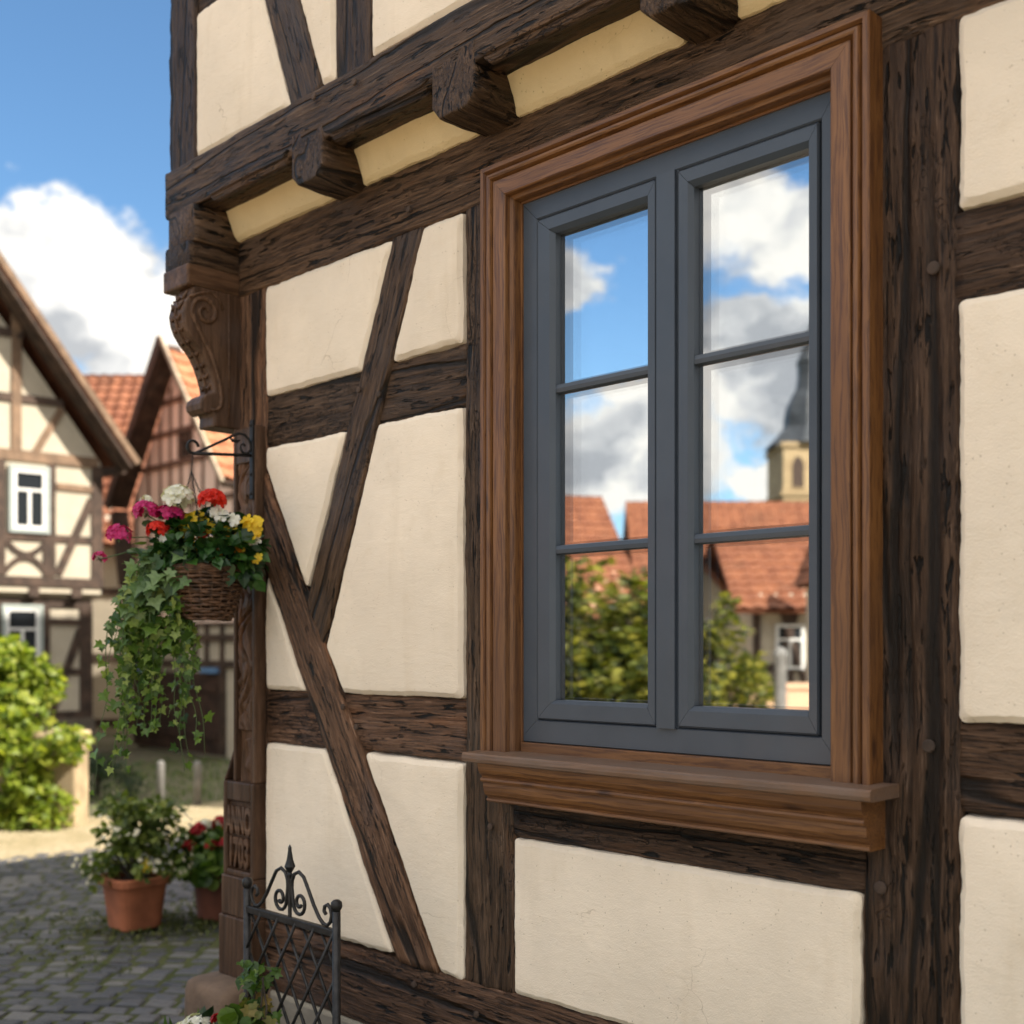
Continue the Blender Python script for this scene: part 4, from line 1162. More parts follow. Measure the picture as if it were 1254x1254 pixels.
# --- iron trellis panel standing in front of the wall
TY = -.30; TX0, TX1, TZ = -3.167, -2.713, .800
TR = empty('iron_trellis', ((TX0 + TX1) / 2, TY, 0), 'low dark iron trellis with lattice, scrolls and a spear finial before the plaster wall', 'trellis')
for x in (TX0, TX1):
    m = MB(); m.tube([(x, TY, -.1), (x, TY, .862)], .0118, 14); o = m.build('post', IRON_GREY, TR, smooth=True)
    m = MB(); m.lathe([(.002, -.018), (.011, -.016), (.0155, -.007), (.0168, 0), (.015, .009), (.009, .015), (.001, .017)], (x, TY, .879), 16); m.build('ball_cap', IRON_GREY, o, smooth=True)
m = MB(); m.box(TX0, TX1, TY - .009, TY + .009, TZ - .011, TZ + .011); m.build('top_rail', IRON_GREY, TR, bevel=.003)
m = MB(); m.box(TX0, TX1, TY - .009, TY + .009, .11, .13); m.build('bottom_rail', IRON_GREY, TR, bevel=.003)
def lattice(sgn, yy, name):
    B = MB(); W_ = TX1 - TX0; Hh = TZ - .13; pit = W_ / 5.0; sl = 1.5
    k = -8
    while k < 14:
        x0 = TX0 + k * pit; pts = []
        # line x = x0 + (z-.13)/sl*sgn
        zs = [.13, TZ]
        a = (x0, .13); b_ = (x0 + sgn * Hh / sl, TZ)
        t0, t1 = 0.0, 1.0; dx = b_[0] - a[0]
        ta, tb = sorted(((TX0 - a[0]) / dx, (TX1 - a[0]) / dx)); t0 = max(t0, ta); t1 = min(t1, tb)
        if t1 - t0 > .02:
            P = lambda t: (a[0] + dx * t, yy, a[1] + (b_[1] - a[1]) * t)
            B.tube([P(t0), P((t0 + t1) / 2), P(t1)], .0048, 7)
        k += 1
    B.build(name, IRON_GREY, TR, smooth=True)
lattice(1, TY - .005, 'lattice'); lattice(-1, TY + .005, 'lattice')
xm_ = (TX0 + TX1) / 2
for sg in (-1, 1):
    def q(u, z): return (xm_ + sg * u, TY, TZ + z)
    c1 = [q(.050 + (.008 + .026 * i / 23) * math.cos(R(34 + i * 22)), .058 - (.008 + .030 * i / 23) * math.sin(R(34 + i * 22))) for i in range(0, 23)]
    s1 = c1 + [q(.013, .078), q(.010, .100), q(.012, .118), q(.022, .138), q(.045, .148), q(.070, .136), q(.095, .100), q(.120, .062), q(.145, .032), q(.165, .018), q(.185, .016), q(.199, .028), q(.205, .047), q(.199, .066), q(.186, .075), q(.172, .068), q(.169, .054), q(.178, .047)]
    m = MB(); m.tube(s1, .0055, 8); m.build('scroll', IRON_GREY, TR, smooth=True)
m = MB(); m.tube([(xm_, TY, TZ), (xm_, TY, TZ + .13)], .006, 10)
m.lathe([(.006, .125), (.008, .135), (.006, .140), (.0165, .158), (.010, .178), (.0055, .205), (.0058, .212), (.001, .222)], (xm_, TY, TZ), 10); m.build('finial', IRON_GREY, TR)

# --- plants in the bed at the foot of the trellis
def bed_leaf(root, c, r, h, n, size, shape, mat, name='foliage', up=.4):
    B = MB(); c = V3(c)
    for _ in range(n):
        d = rdir(-.2, 1); p = c + V3((d.x * r, d.y * r, d.z * h)) * random.uniform(.45, 1)
        add_leaf(B, p, d + rdir() * .5 + V3((0, 0, up)), V3((0, 0, 1)) + d * .3 + rdir() * .4, size * random.uniform(.7, 1.3), shape)
    return B.build(name, mat, root, fixn=False)
random.seed(71)
CP_ = plant_root('climbing_plant', (-3.05, -.33, 0), 'half withered climbing plant with yellowing leaves against the trellis', 'plant')
Bst, Bl1, Bl2 = MB(), MB(), MB()
for k in range(7):
    x = -3.06 + random.uniform(-.05, .06); pts = [V3((x + noise.noise(V3((k, z * 4, 0))) * .06, -.335 - .02 * random.random(), z)) for z in [i * .09 for i in range(8)]]
    Bst.tube(pts, [.006 - .0005 * i for i in range(8)], 6)
    for p in pts[4:]:
        for _ in range(5):
            pp_ = p + rdir() * .035
            (lambda BB, dn: add_leaf(BB, pp_, rdir() * .6 - FW * .3 + V3((0, 0, dn)), -FW * .6 + V3((0, 0, .6)) + rdir() * .5, random.uniform(.024, .048), random.choice(['ivy', 'oval', 'ivy']), .25, .4))(Bl1 if p.z > .62 or random.random() < .25 else Bl2, -.7 if p.z < .62 else -.1)
Bst.build('stem', BARK, CP_, smooth=True); Bl1.build('foliage', LEAF, CP_, fixn=False); Bl2.build('withered_leaves', LEAF_OLD, CP_, fixn=False)
RG = plant_root('geranium_plant', (-3.06, -.40, 0), 'small red geranium with deep green leaves at the foot of the trellis', 'plant')
bed_leaf(RG, (-3.05, -.40, .38), .085, .15, 130, .05, 'round', LEAF)
for c in ((-3.12, -.43, .50), (-3.02, -.46, .43)):
    B = MB(); umbel(B, c, .018, 14, .012); B.build('flower_head', P_DRED, RG, fixn=False)
m = MB(); m.tube([(-3.06, -.40, 0), (-3.06, -.40, .4)], .008, 7); m.build('stem', STEM, RG)
HY = plant_root('hydrangea_plant', (-3.22, -.42, 0), 'low plant with white and blush flower clusters beside the corner stone', 'plant')
bed_leaf(HY, (-3.22, -.42, .32), .12, .14, 150, .055, 'oval', LEAF_DARK)
for c, r, mt in (((-3.235, -.43, .455), .044, P_WHITE), ((-3.27, -.46, .40), .036, P_WHITE), ((-3.135, -.44, .435), .046, P_BLUSH), ((-3.30, -.44, .43), .028, P_WHITE), ((-3.19, -.50, .40), .035, P_BLUSH)):
    B = MB(); umbel(B, c, r, 40, .015); B.build('flower_head', mt, HY, fixn=False)
LI = plant_root('lily_plant', (-3.46, -.42, 0), 'strap-leaved green plant left of the white flowers', 'plant')
B = MB()
for k in range(46):
    a = random.random() * 6.28; lean = random.uniform(.1, .75); b0 = V3((-3.44 + random.uniform(-.07, .07), -.40 + random.uniform(-.06, .06), random.uniform(.02, .18)))
    add_leaf(B, b0, V3((math.cos(a) * lean, math.sin(a) * lean, 1)), V3((math.cos(a), math.sin(a), .3)), random.uniform(.18, .30), 'blade', .12, .35)
B.build('foliage', LEAF, LI, fixn=False)

# ================================================================== POTS ON THE COBBLES
def flowerpot(name, label, c, r0, r1, h, mat, sq=0.0):
    root = empty(name, c, label, 'flower pot', 'clay pots on the cobbles')
    m = MB(); m.lathe([(r0, 0), (r0 + .006, .01), (r1 * .95, h * .80), (r1 * .95, h * .82), (r1 * 1.07, h * .825), (r1 * 1.10, h * .86), (r1 * 1.10, h * .97), (r1 * 1.06, h), (r1 * .95, h), (r1 * .93, h * .85)], c, 40, sq=sq)
    m.build('pot', mat, root, smooth=False, bevel=.004)
    m = MB(); m.lathe([(r1 * .9, h * .80), (r1 * .94, h * .88), (.001, h * .9)], c, 24, sq=sq); m.build('soil', SOIL, root)
    return root
random.seed(81)
P1 = V3((-6.37, .98, 0)); P2 = V3((-6.25, 1.45, 0))
flowerpot('flower_pot', 'square terracotta pot with a thick rim, holding the white-flowered shrub', P1, .115, .155, .30, TERRA, 5.0)
flowerpot('flower_pot', 'round dark clay pot close to the carved corner post', P2, .115, .15, .27, TERRA_D)
AZ = plant_root('azalea_shrub', P1 + V3((0, 0, .26)), 'rounded shrub dotted with cream flowers in the square pot', 'shrub')
B = MB(); F_ = MB()
for k in range(34):
    d = rdir(-.15, 1); c = P1 + V3((0, 0, .36)) + V3((d.x * .25, d.y * .25, d.z * .30)) * random.uniform(.5, 1)
    m_ = MB(); clump(B, c, .085, .075, 34, .048)
    if d.z < .75:
        F_ = MB()
        for _ in range(5): floret(F_, c + (d * .075) + V3((0, 0, .03)) + rdir() * .055, d - FW * .5 + V3((0, 0, .4)), .015, 5, .3)
        F_.build('flower', P_CREAM, AZ, fixn=False)
for d in ((.0, .12, .50), (-.1, -.05, .53), (.12, .1, .50)): clump(B, P1 + V3(d) + V3((0, 0, .16)), .13, .06, 60, .06)
St = MB()
for k in range(9):
    d = rdir(.2, 1); St.tube([P1 + V3((0, 0, .25)), P1 + V3((d.x * .1, d.y * .1, .36)), P1 + V3((d.x * .2, d.y * .2, .36 + d.z * .22))], [.008, .006, .003], 6)
St.build('stem', BARK, AZ); B.build('foliage', LEAF_AZ, AZ, fixn=False)
B = MB(); floret(B, P1 + V3((.18, -.02, .37)), -FW, .035); floret(B, P1 + V3((.16, .0, .36)), -FW, .03); B.build('yellow_flower', P_YEL, AZ, fixn=False)
G2 = plant_root('geranium_plant', P2 + V3((0, 0, .24)), 'bushy geranium with crimson and cream heads in the round dark pot', 'plant')
B = MB()
for k in range(22):
    d = rdir(-.2, 1); clump(B, P2 + V3((0, 0, .32)) + V3((d.x * .20, d.y * .20, d.z * .16)), .085, .07, 30, .06, 'round')
B.build('foliage', LEAF, G2, fixn=False)
for k in range(15):
    d = rdir(.35, 1); c = P2 + V3((0, 0, .36)) + V3((d.x * .20, d.y * .20, d.z * .21))
    B = MB(); umbel(B, c, .034, 18, .02); B.build('flower_head', P_DRED if k % 5 < 3 else P_WHITE, G2, fixn=False)
B = MB()
for k in range(10): B.tube([P2 + V3((0, 0, .22)), P2 + V3((random.uniform(-.1, .1), random.uniform(-.1, .1), .45))], .004, 5)
B.build('stem', STEM, G2)
# moss and weeds round the pots
B = MB(); random.seed(91)
for k in range(150):
    t_ = random.uniform(-1, 1); c = P1.lerp(P2, .45) + RT * random.gauss(0, .42) + FW * random.gauss(-.02, .22); c.z = 0
    for _ in range(20):
        d = rdir(.1, 1); add_leaf(B, c + V3((random.gauss(0, .05), random.gauss(0, .05), .004)), d + V3((0, 0, .2)), V3((0, 0, 1)) + rdir() * .5, random.uniform(.010, .030), random.choice(['oval', 'blade', 'oval']))
for k in range(1500):
    u = random.uniform(-5.5, 1.5); v = random.uniform(-2, 5.5); c = V3((-4.6, -.6, 0)) + RT * u + FW * v
    if c.x < -9 or (c.x > -3.8 and c.y > -.02) or noise.noise(V3((c.x * .9, c.y * .9, 8))) < .12: continue
    for _ in range(5): add_leaf(B, c + V3((random.gauss(0, .03), random.gauss(0, .03), -.008)), rdir(.1, 1), V3((0, 0, 1)) + rdir() * .5, random.uniform(.012, .03), 'oval')
tag(B.build('ground_weeds', MOSS, fixn=False), 'low weeds and moss between the cobbles', None, None, 'stuff')

# ================================================================== HEDGE, WALL, BOLLARDS
random.seed(101)
def pt(px, py, d):     # a point seen along a picture direction at a given distance
    a = (px - 627) / 1465; return CAM + (FW + RT * a) * d + V3((0, 0, (792 - py) / 1465 * d))
gw = pt(92, 1010, 10.6); gw.z = 0
Mw = frame3(gw, RT, FW, (0, 0, 1))
m = MB(); m.box(-2.6, 0, 0, .35, -.1, .78, Mw); m.box(-2.62, .02, -.02, .37, .78, .84, Mw)
WL = m.build('garden_wall', PALESTONE, frame=Mw, bevel=.02); tag(WL, 'short sandstone garden wall end beside the earth path, hung with ivy', 'wall')
IH = empty('ivy_hedge', gw + RT * -.6, 'sunlit yellow-green ivy spilling down the front of the garden wall', 'ivy')
B = MB()
for k in range(84):
    u = random.uniform(-2.0, .02); z = random.uniform(.05, .98)
    if u > -.13 and z < .60: continue
    clump(B, Mw @ V3((u, random.uniform(-.14, .02) if z < .8 else random.uniform(-.1, .3), z)), .17, .15, 60, .075, 'ivy')
B.build('foliage', LEAF_SUN, IH, fixn=False)
m = MB()
for k in range(6): m.tube([Mw @ V3((-.3 - k * .35, -.03, 0)), Mw @ V3((-.35 - k * .35, -.03, .45)), Mw @ V3((-.25 - k * .35, 0, .9))], .012, 6)
m.build('stem', BARK, IH)
hb = pt(5, 900, 11.1); hb.z = 0
tree('ivy_bush', 'tall sunlit yellow-green bush behind the garden wall', 'bush', hb, 1.78, .52, LEAF_SUN, 40, 110, .085, None, .30, .05, 103)
ls = pt(120, 975, 12.9); ls.z = 0
LSH = empty('low_shrub', ls, 'low dark juniper-like shrub in the shade before the barn', 'shrub')
B = MB()
for k in range(26):
    d = rdir(.0, 1); clump(B, ls + V3((0, 0, .06)) + RT * d.x * .42 + FW * d.y * .25 + V3((0, 0, d.z * .30)), .16, .10, 50, .07, 'blade')
B.build('foliage', LEAF_DARK, LSH, fixn=False)
m = MB(); m.tube([ls, ls + V3((0, 0, .3))], .03, 7); m.build('stem', BARK, LSH)
for px, lab in ((197, 'left of two short grey stone bollards on the grass, under the ivy tips'), (242, 'right of two short grey stone bollards on the grass')):
    b_ = pt(px, 985, 12.2); b_.z = 0
    m = MB(); m.lathe([(.042, -.1), (.040, .40), (.036, .42), (.02, .435), (.001, .44)], b_, 14)
    o = m.build('bollard', CONCRETE, frame=Matrix.Translation(b_), smooth=True); tag(o, lab, 'bollard', 'bollards on the grass')


# ================================================================== OLD HOUSES ACROSS THE SQUARE
def local(O, u):
    u = V3(u).normalized(); n = V3((u.y, -u.x, 0)); return frame3(O, u, -n, (0, 0, 1))


def bar(B, M, a, b_, wd, y=-.03, th=.06):
    """flat facade timber from a to b in (u,z)"""
    a = Vector(a); b_ = Vector(b_); d = (b_ - a).normalized(); n = Vector((-d.y, d.x)) * wd / 2
    q = [a - n, b_ - n, b_ + n, a + n]
    B.prism([M @ V3((p.x, y + random.uniform(-.004, .004), p.y)) for p in q], M.to_3x3() @ V3((0, th, 0)))


def hwindow(M, u0, u1, z0, z1, parent, y=-.03, frame=None, cross=True, border=None, deep=.05):
    fr = MB(); w_ = (u1 - u0) * .10
    if border:
        bo = MB(); bw = border[0]
        for (a0, a1, c0, c1) in ((u0 - bw, u0, z0 - bw, z1 + bw), (u1, u1 + bw, z0 - bw, z1 + bw), (u0, u1, z1, z1 + bw), (u0, u1, z0 - bw, z0)): bo.box(a0, a1, y - .01, .05, c0, c1, M)
    for (a0, a1, c0, c1) in ((u0, u0 + w_, z0, z1), (u1 - w_, u1, z0, z1), (u0 + w_, u1 - w_, z0, z0 + w_), (u0 + w_, u1 - w_, z1 - w_, z1)): fr.box(a0, a1, y, .06, c0, c1, M)
    if cross:
        um = (u0 + u1) / 2; zt = z0 + (z1 - z0) * .66
        fr.box(u0 + w_, u1 - w_, y + .006, .05, zt - w_ * .4, zt + w_ * .4, M); fr.box(um - w_ * .45, um + w_ * .45, y + .008, .05, z0 + w_, zt - w_ * .4, M)
    f = fr.build('window', frame or WHITE, parent)
    if border: bo.build('window_surround', border[1], f)
    p = MB(); p.quad(*(M @ V3(q) for q in ((u0 + w_ * .5, y + .024, z0 + w_ * .5), (u1 - w_ * .5, y + .024, z0 + w_ * .5), (u1 - w_ * .5, y + .024, z1 - w_ * .5), (u0 + w_ * .5, y + .024, z1 - w_ * .5))))
    p.build('pane', GLASS3, f)
    return f


# --- 1: pale gabled house at the left
random.seed(111)
O1 = V3((-16.5, 5.67, 0)); M1 = local(O1, (.083, .9966, 0))
H1 = empty('gabled_house', O1, 'pale half-timbered house with a steep sunlit gable at the left', 'house')
m = MB(); m.box(-5.2, -.09, .14, 7, .57, 2.36, M1); m.box(-5.2, 0, 0.0, 7, 2.36, 4.25, M1); m.build('wall', WHITEWALL, H1)
m = MB(); m.prism([M1 @ V3(p) for p in ((-5.2, 0, 4.25), (0, 0, 4.25), (-2.6, 0, 7.75))], M1.to_3x3() @ V3((0, 7, 0))); m.build('gable_wall', WHITEWALL, H1)
m = MB(); m.box(-5.25, -.05, .10, 7, -.1, .57, M1); m.build('stone_base', RUBBLE, H1)
def T1(a, b_, wd, name, mat=None, y=-.03, parent=H1, M=M1):
    m = MB(); bar(m, M, a, b_, wd, y); return m.build(name, mat or FAR_TIMBER, parent)
LT = FAR_TIMBER_L
for a, b_, wd, nm in (((-5.2, 4.27), (-.05, 4.25), .15, 'floor_beam'), ((-1.19, 4.3), (-1.19, 6.4), .13, 'gable_post'), ((-2.6, 4.3), (-2.6, 7.6), .14, 'gable_post'), ((-3.9, 4.3), (-3.9, 6.0), .13, 'gable_post'),
                      ((-4.6, 5.03), (-.55, 5.05), .11, 'gable_rail'), ((-4.0, 5.95), (-1.1, 5.93), .12, 'gable_rail'), ((-.93, 4.32), (-.57, 4.97), .10, 'gable_brace'), ((-2.0, 4.32), (-2.5, 5.0), .10, 'gable_brace')):
    T1(a, b_, wd, nm, LT if nm != 'gable_rail' else FAR_TIMBER)
for a, b_, wd, nm in (((-.06, 2.55), (-.06, 4.2), .16, 'corner_post'), ((-.70, 2.6), (-.70, 4.2), .09, 'wall_post'), ((-.64, 3.87), (-.12, 3.86), .09, 'wall_rail'), ((-.62, 2.62), (-.14, 3.72), .11, 'wall_brace'),
                      ((-5.2, 3.14), (-.12, 3.13), .10, 'wall_rail'), ((-1.4, 2.6), (-1.4, 4.2), .12, 'wall_post'), ((-2.6, 2.6), (-2.6, 4.2), .14, 'wall_post'), ((-5.2, 2.53), (.03, 2.51), .13, 'jetty_beam'), ((-.78, 2.6), (-.78, 3.1), .09, 'wall_post')):
    T1(a, b_, wd, nm, LT if nm in ('wall_rail', 'wall_brace') and a[1] > 3.5 else None)
for sg in (-1, 1):
    m = MB(); pts = [(-1.06 + (f - .5) * .60, 2.865 + sg * (.02 + .92 * (f - .5) ** 2)) for f in [i / 12 for i in range(13)]]
    for a, b_ in zip(pts, pts[1:]): bar(m, M1, a, b_, .07)
    m.build('curved_brace', FAR_TIMBER, H1)
for u in (-.35, -.95, -1.55, -2.15): 
    m = MB(); m.box(u - .07, u + .07, -.02, .3, 2.30, 2.45, M1); m.build('joist_end', FAR_TIMBER, H1)
for a, b_, wd, nm in (((-5.2, 2.24), (-.1, 2.22), .13, 'lower_beam'), ((-.17, .57), (-.17, 2.2), .18, 'corner_post'), ((-.74, .57), (-.74, 2.2), .10, 'wall_post'), ((-1.42, .57), (-1.42, 2.2), .12, 'wall_post'), ((-.7, 1.96), (-.25, 1.95), .09, 'wall_rail'), ((-.7, 1.25), (-.25, 1.24), .09, 'wall_rail'),
                      ((-.68, .62), (-.25, 1.85), .11, 'wall_brace'), ((-5.2, .62), (-.1, .62), .12, 'sole_plate')):
    T1(a, b_, wd, nm, None, .11)
hwindow(M1, -1.24, -.80, 3.24, 4.06, H1, -.05, border=(.055, SAGE)); hwindow(M1, -2.3, -1.6, 3.24, 4.06, H1, -.05, border=(.055, SAGE))
M1g = M1 @ Matrix.Translation((0, .14, 0)); hwindow(M1g, -1.30, -.84, 1.28, 2.14, H1, -.05, border=(.05, SAGE))
sl_ = math.hypot(3.08, 4.13); ex1 = M1.to_3x3()
roof_slab('roof', M1 @ V3((.35, -.45, 4.31)), ex1 @ V3((0, 1, 0)), ex1 @ V3((-3.08, 0, 4.13)), 7.8, sl_, TILE, H1)
roof_slab('roof', M1 @ V3((-5.81, 7.35, 4.31)), ex1 @ V3((0, -1, 0)), ex1 @ V3((3.08, 0, 4.13)), 7.8, sl_, TILE, H1)
for sg in (0, 1):
    m = MB(); a, b_ = (.37, 4.24), (-2.73, 8.40)
    if sg: a, b_ = (-5.83, 4.24), (-2.73, 8.40)
    bar(m, M1, a, b_, .085, -.47, .03); m.build('barge_board', LT, H1)
    m = MB(); a2, b2 = (.31, 4.20), (-2.73, 8.26)
    if sg: a2, b2 = (-5.76, 4.20), (-2.73, 8.26)
    bar(m, M1, a2, b2, .085, -.43, .14); bar(m, M1, (a2[0], a2[1] - .02), (b2[0], b2[1] - .02), .10, -.28, .26); m.build('verge_rafter', FAR_TIMBER, H1)
m = MB(); bar(m, M1, (-.05, 4.12), (.36, 4.20), .12, -.02, .3); m.build('eaves_bracket', FAR_TIMBER, H1)

# --- 2: rosy gabled barn house
K = 1.12
O2 = V3((-14.90, 7.03, 0)); M2 = local(O2, (.9995, -.03, 0)) @ Matrix.Scale(1.14, 4) ; ex2 = M2.to_3x3()
H2 = empty('gabled_barn', O2, 'rosy half-timbered gable house with brown barn doors, behind the hanging basket', 'house')
def box2(B, u0, u1, y0, y1, z0, z1): B.box(u0, u1, y0, y1, z0, z1, M2)
m = MB(); box2(m, -3.05, -.08, 0, 6, 1.72, 3.50); m.prism([M2 @ V3(p) for p in ((-3.05, 0, 3.5), (-.08, 0, 3.5), (-1.6, 0, 5.45))], ex2 @ V3((0, 6, 0))); m.build('gable_wall', PINKWALL, H2)
m = MB(); box2(m, -3.0, -.1, .04, 6, -.1, 1.72); m.build('wall', WHITEWALL, H2)
for z, u0, u1 in ((4.77, -2.15, -1.05), (4.34, -2.5, -.7), (3.91, -2.8, -.4), (3.33, -3.05, -.08), (2.75, -3.0, -.1), (2.2, -3.0, -.1)): T1((u0, z), (u1, z), .065, 'gable_rail', ROSY_TIMBER, -.03, H2, M2)
for u in (-2.95, -2.55, -2.2, -1.9, -1.6, -1.3, -1.0, -.62, -.18):
    ztop = 5.35 - abs(u + 1.6) * 1.28; T1((u, 1.75), (u, max(ztop, 3.5)), .048, 'gable_post', ROSY_TIMBER, -.02, H2, M2)
for z in (1.72, 1.52, 1.18): T1((-3.0, z), (-.1, z), .09, 'wall_rail', None, .0, H2, M2)
for u in (-1.25, -.95, -.55, -.14): T1((u, 1.22), (u, 1.7), .08, 'wall_post', None, .005, H2, M2)
T1((-.52, 0), (-.52, 1.2), .10, 'door_post', None, -.01, H2, M2); T1((-2.98, 0), (-2.98, 1.7), .12, 'corner_post', None, -.01, H2, M2)
m = MB()
for i in range(20): u = -2.9 + i * .116; box2(m, u, u + .110, -.01 + random.uniform(-.004, .004), .05, 0, 1.06)
dr = m.build('barn_door', BOARD, H2)
m = MB(); box2(m, -2.9, -.6, -.03, -.012, .82, .92); box2(m, -2.9, -.6, -.03, -.012, .2, .3); m.build('door_ledge', BOARD, dr)
for a_, b_ in ((-2.9, -2.55), (-1.0, -.60)):
    m = MB(); box2(m, a_, b_, -.05, .02, 1.06, 1.13); m.build('painted_lintel', BLUE, H2)
hwindow(M2, -1.66, -1.36, 3.96, 4.30, H2, -.03, FAR_TIMBER)
w2 = math.hypot(1.56, 2.02)
roof_slab('roof', M2 @ V3((.02, -.30, 3.50)), ex2 @ V3((0, 1, 0)), ex2 @ V3((-1.62, 0, 2.08)), 6.6, math.hypot(1.62, 2.08), TILE_PALE, H2, wave=.24, row=.22)
roof_slab('roof', M2 @ V3((-3.22, 6.3, 3.50)), ex2 @ V3((0, -1, 0)), ex2 @ V3((1.62, 0, 2.08)), 6.6, math.hypot(1.62, 2.08), TILE_PALE, H2, wave=.24, row=.22)
m = MB(); bar(m, M2, (.05, 3.44), (-1.6, 5.55), .055, -.33, .04); m.build('barge_board', PALEWOOD, H2)
m = MB(); bar(m, M2, (-3.26, 3.42), (-1.6, 5.53), .15, -.33, .05); m.build('barge_board', FAR_TIMBER, H2)
m = MB(); bar(m, M2, (-.02, 3.42), (-1.6, 5.44), .07, -.28, .25); bar(m, M2, (-3.18, 3.42), (-1.6, 5.44), .09, -.28, .25); m.build('verge_rafter', FAR_TIMBER, H2)
m = MB(); bar(m, M2, (-3.30, 3.35), (-3.02, 2.30), .16, -.2, .2); m.build('eaves_brace', FAR_TIMBER, H2)


# --- plain houses: one builder
def simple_house(name, label, O, u, W, D, ez, rz, wall, roof, timber=True, ridge='u', wins=3, cat='house', over=.35, group=None):
    M = local(O, u); e = M.to_3x3(); root = empty(name, O, label, cat, group)
    m = MB(); m.box(0, W, 0, D, -.1, ez, M)
    if ridge == 'u': m.prism([M @ V3(p) for p in ((.002, 0, ez), (.002, D, ez), (.002, D / 2, rz - .1))], e @ V3((W - .004, 0, 0)))
    else: m.prism([M @ V3(p) for p in ((0, .002, ez), (W, .002, ez), (W / 2, .002, rz - .1))], e @ V3((0, D - .004, 0)))
    m.build('wall', wall, root)
    half = (D if ridge == 'u' else W) / 2; rise = rz - ez; L = math.hypot(half + over, rise * (half + over) / half); lz = ez - rise * over / half
    if ridge == 'u':
        roof_slab('roof', M @ V3((-over, -over, lz)), e @ V3((1, 0, 0)), e @ V3((0, half, rise)), W + 2 * over, L, roof, root, wave=.25, row=.24)
        roof_slab('roof', M @ V3((W + over, D + over, lz)), e @ V3((-1, 0, 0)), e @ V3((0, -half, rise)), W + 2 * over, L, roof, root, wave=.25, row=.24)
    else:
        roof_slab('roof', M @ V3((W + over, -over, lz)), e @ V3((0, 1, 0)), e @ V3((-half, 0, rise)), D + 2 * over, L, roof, root, wave=.25, row=.24)
        roof_slab('roof', M @ V3((-over, D + over, lz)), e @ V3((0, -1, 0)), e @ V3((half, 0, rise)), D + 2 * over, L, roof, root, wave=.25, row=.24)
    if timber:
        nz = max(2, int(ez / 1.1))
        for i in range(nz + 1): T1((0, .15 + (ez - .25) * i / nz), (W, .15 + (ez - .25) * i / nz), .14, 'wall_rail', None, -.03, root, M)
        nu = max(2, int(W / .75))
        for i in range(nu + 1): T1((.07 + (W - .14) * i / nu, .1), (.07 + (W - .14) * i / nu, ez), .13, 'wall_post', None, -.035, root, M)
        for s_ in (0, 1):
            u0 = .15 if not s_ else W - .15; T1((u0, .3), (u0 + (.6 if not s_ else -.6), ez - .2), .12, 'wall_brace', None, -.038, root, M)
    for i in range(wins):
        uc = W * (i + .5) / wins; hwindow(M, uc - .24, uc + .24, ez * .50, ez * .50 + .75, root, -.05)
    return root


H3u = V3((.70, .714, 0)); simple_house('tiled_house', 'orange tiled roof rising between the two timber gables', (-25.6, 4.3, 0), H3u, 9, 5, 4.0, 7.35, WHITEWALL, TILE, True, 'u', 3)

simple_house('shadow_caster_house', 'unseen tall plastered house added behind the timber house to cast shade', (-9.0, 6.9, 0), (1, 0, 0), 4.0, 6.5, 9.4, 11.8, GREYWALL, TILE, False, 'd', 0)  # unseen house, added to shade the left gable's lower wall and the grass

# ================================================================== WHAT THE WINDOW MIRRORS (the square behind the camera)
FR = V3((FW.x, -FW.y, 0)); RR = V3((RT.x, -RT.y, 0)); CR = V3((0, 2.3, 1.6))
def mp(px, d, z=0.0):
    p = CR + (FR + RR * ((px - 627) / 1465)) * d; p.z = z; return p
random.seed(131)
simple_house('red_roof_house', 'long house with a red tiled roof, mirrored behind the tree in the left casement', mp(778, 24), -(RR * .93 + FR * .30), 6.5, 5, 2.4, 4.9, PEACH, TILE, False, 'u', 3, over=.25)
simple_house('red_roof_house', 'broad red tiled roof below the church, mirrored in the right casement', mp(1090, 28), -RR, 5.6, 6, 2.3, 5.35, WHITEWALL, TILE, True, 'u', 3)
simple_house('timber_cottage', 'white half-timbered cottage with a red roof, mirrored at the right edge of the window', mp(1010, 20), -RR, 1.25, 4, 2.45, 3.75, WHITEWALL, TILE, True, 'u', 1)
simple_house('white_cottage', 'small white gabled cottage mirrored above the dark bush', mp(884, 22.5), -RR, 1.0, 2.2, 2.75, 3.35, WHITEWALL, TILE, False, 'd', 1, over=.2)
simple_house('narrow_house', 'narrow black and white timber house, mirrored nearest to the stone post', mp(1097, 16.8), -RR, 1.0, 1.2, 2.9, 4.2, WHITEWALL, TILE_OLD, True, 'd', 1, over=.15)
simple_house('slate_roof_house', 'distant house with a long slate roof left of the church', mp(932, 52), -RR, 5.0, 6, 5.4, 7.9, GREYWALL, SLATE, False, 'u', 2)
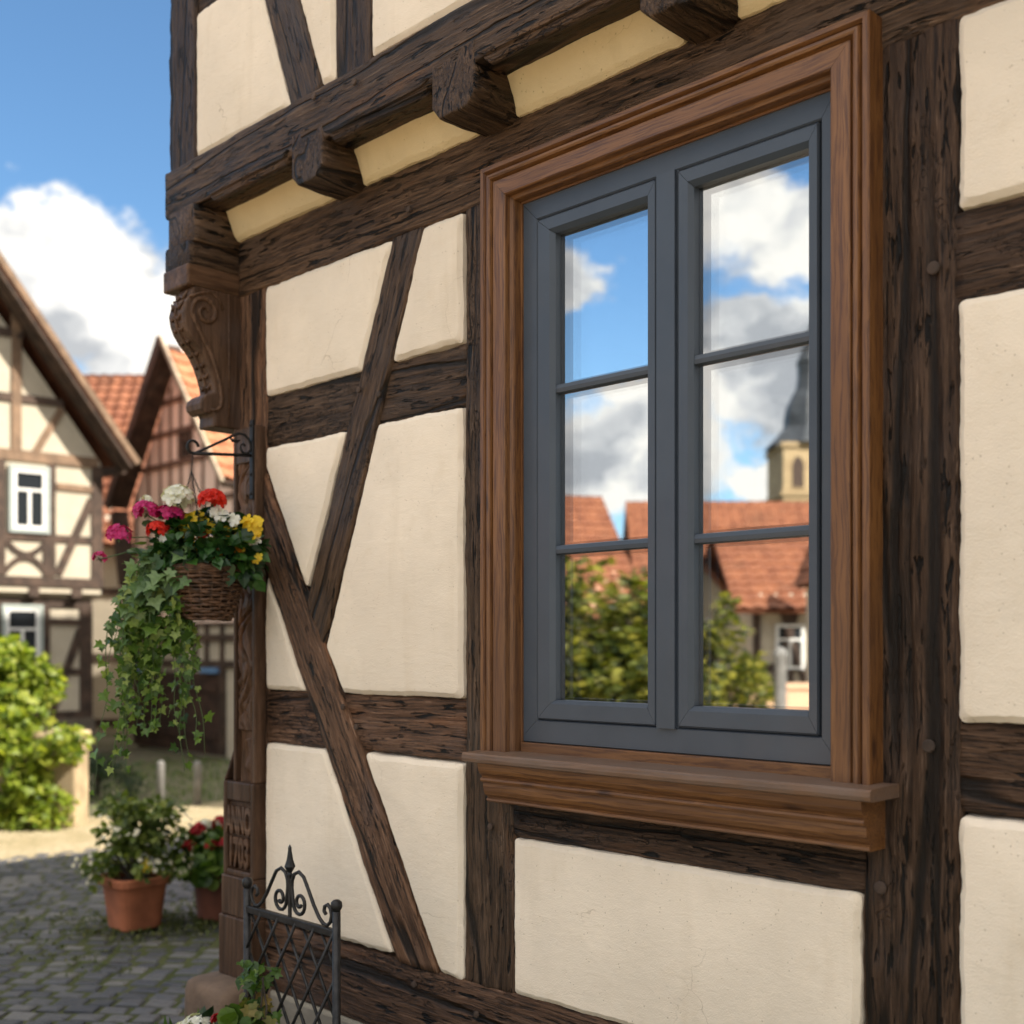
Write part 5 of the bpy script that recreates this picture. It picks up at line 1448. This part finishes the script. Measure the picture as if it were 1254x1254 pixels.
# church
CH = empty('church', mp(985, 61), 'sandstone church tower with a slate spire, mirrored in the right casement', 'church')
Mc = local(mp(1050, 60), -RR); ec = Mc.to_3x3(); TW = 3.75
m = MB(); m.box(0, TW, 0, TW, -.1, 11.75, Mc); m.build('tower', ASHLAR, CH)
m = MB()
for z in (11.65, 9.2, 6.0): m.box(-.12, TW + .12, -.12, TW + .12, z, z + .22, Mc)
m.build('string_course', ASHLAR, CH)
for uc in (TW - .72, .95):
    m = MB(); pts = [(uc - .42, 9.5), (uc + .42, 9.5), (uc + .42, 10.8), (uc + .24, 11.2), (uc, 11.4), (uc - .24, 11.2), (uc - .42, 10.8)]
    m.prism([Mc @ V3((a, -.05, z)) for a, z in pts], ec @ V3((0, .06, 0))); o = m.build('belfry_window', ASHLAR, CH)
    m = MB(); pts = [(uc - .29, 9.6), (uc + .29, 9.6), (uc + .29, 10.75), (uc + .15, 11.05), (uc, 11.2), (uc - .15, 11.05), (uc - .29, 10.75)]
    m.prism([Mc @ V3((a, -.08, z)) for a, z in pts], ec @ V3((0, .03, 0))); m.build('louvre', FAR_TIMBER, o)
m = MB(); cc = Mc @ V3((TW / 2, TW / 2, 0)); cc.z = 0
rt2 = math.sqrt(2)
def ring8(prof):
    n = 8; k0 = len(m.v)
    for r, z in prof:
        for j in range(n):
            a = math.pi / 8 + 2 * math.pi * j / n; m.v.append(cc + ec @ V3((math.cos(a) * r, math.sin(a) * r, 0)) + V3((0, 0, z)))
    for i in range(len(prof) - 1):
        for j in range(n): m.f.append((k0 + i * n + j, k0 + i * n + (j + 1) % n, k0 + (i + 1) * n + (j + 1) % n, k0 + (i + 1) * n + j))
ring8([(2.45, 11.86), (2.3, 12.05), (1.75, 12.6), (1.45, 12.95), (1.42, 13.5), (1.32, 14.0), (1.02, 14.6), (.80, 14.95), (.72, 15.6), (.74, 16.2), (.80, 16.3), (.62, 16.7), (.3, 17.4), (.02, 18.6)])
m.build('spire', SLATE, CH)
m = MB(); m.box(-9, 0, .4, TW - .4, -.1, 6.0, Mc); m.build('nave_wall', ASHLAR, CH)
roof_slab('nave_roof', Mc @ V3((-9, 0, 5.8)), ec @ V3((1, 0, 0)), ec @ V3((0, 1.9, 2.6)), 9, 3.2, TILE, CH); roof_slab('nave_roof', Mc @ V3((0, TW, 5.8)), ec @ V3((-1, 0, 0)), ec @ V3((0, -1.9, 2.6)), 9, 3.2, TILE, CH)
# trees, bushes, wall, post
tree('fruit_tree', 'leafy yellow-green tree filling the lower panes of the left casement', 'tree', mp(742, 9.6), 2.5, .86, LEAF_TREE, 78, 110, .080, None, .06, .06, 141)
tree('round_bush', 'dark green bush mirrored at the lower left of the right casement', 'bush', mp(868, 13), 2.35, .62, LEAF_TREE, 24, 70, .085, None, .08, .05, 142)
tree('round_bush', 'low loose bush mirrored before the white cottage wall', 'bush', mp(905, 15.5), 1.75, .55, LEAF_TREE, 20, 60, .09, None, .1, .05, 143)
gwm = local(mp(1130, 16.3), -RR)
m = MB(); m.box(0, 3.2, 0, .3, -.1, 1.02, gwm); m.box(-.03, 3.23, -.03, .33, 1.02, 1.1, gwm); tag(m.build('garden_wall', PEACH, frame=gwm), 'peach rendered garden wall mirrored at the foot of the right casement', 'wall')
pp_ = mp(952, 14)
m = MB(); m.lathe([(.10, -.1), (.095, .2), (.075, .25), (.07, 1.45), (.085, 1.48), (.085, 1.53), (.05, 1.58), (.001, 1.60)], pp_, 14); tag(m.build('stone_post', CONCRETE, frame=Matrix.Translation(pp_), smooth=True), 'grey stone post mirrored before the peach garden wall', 'post')
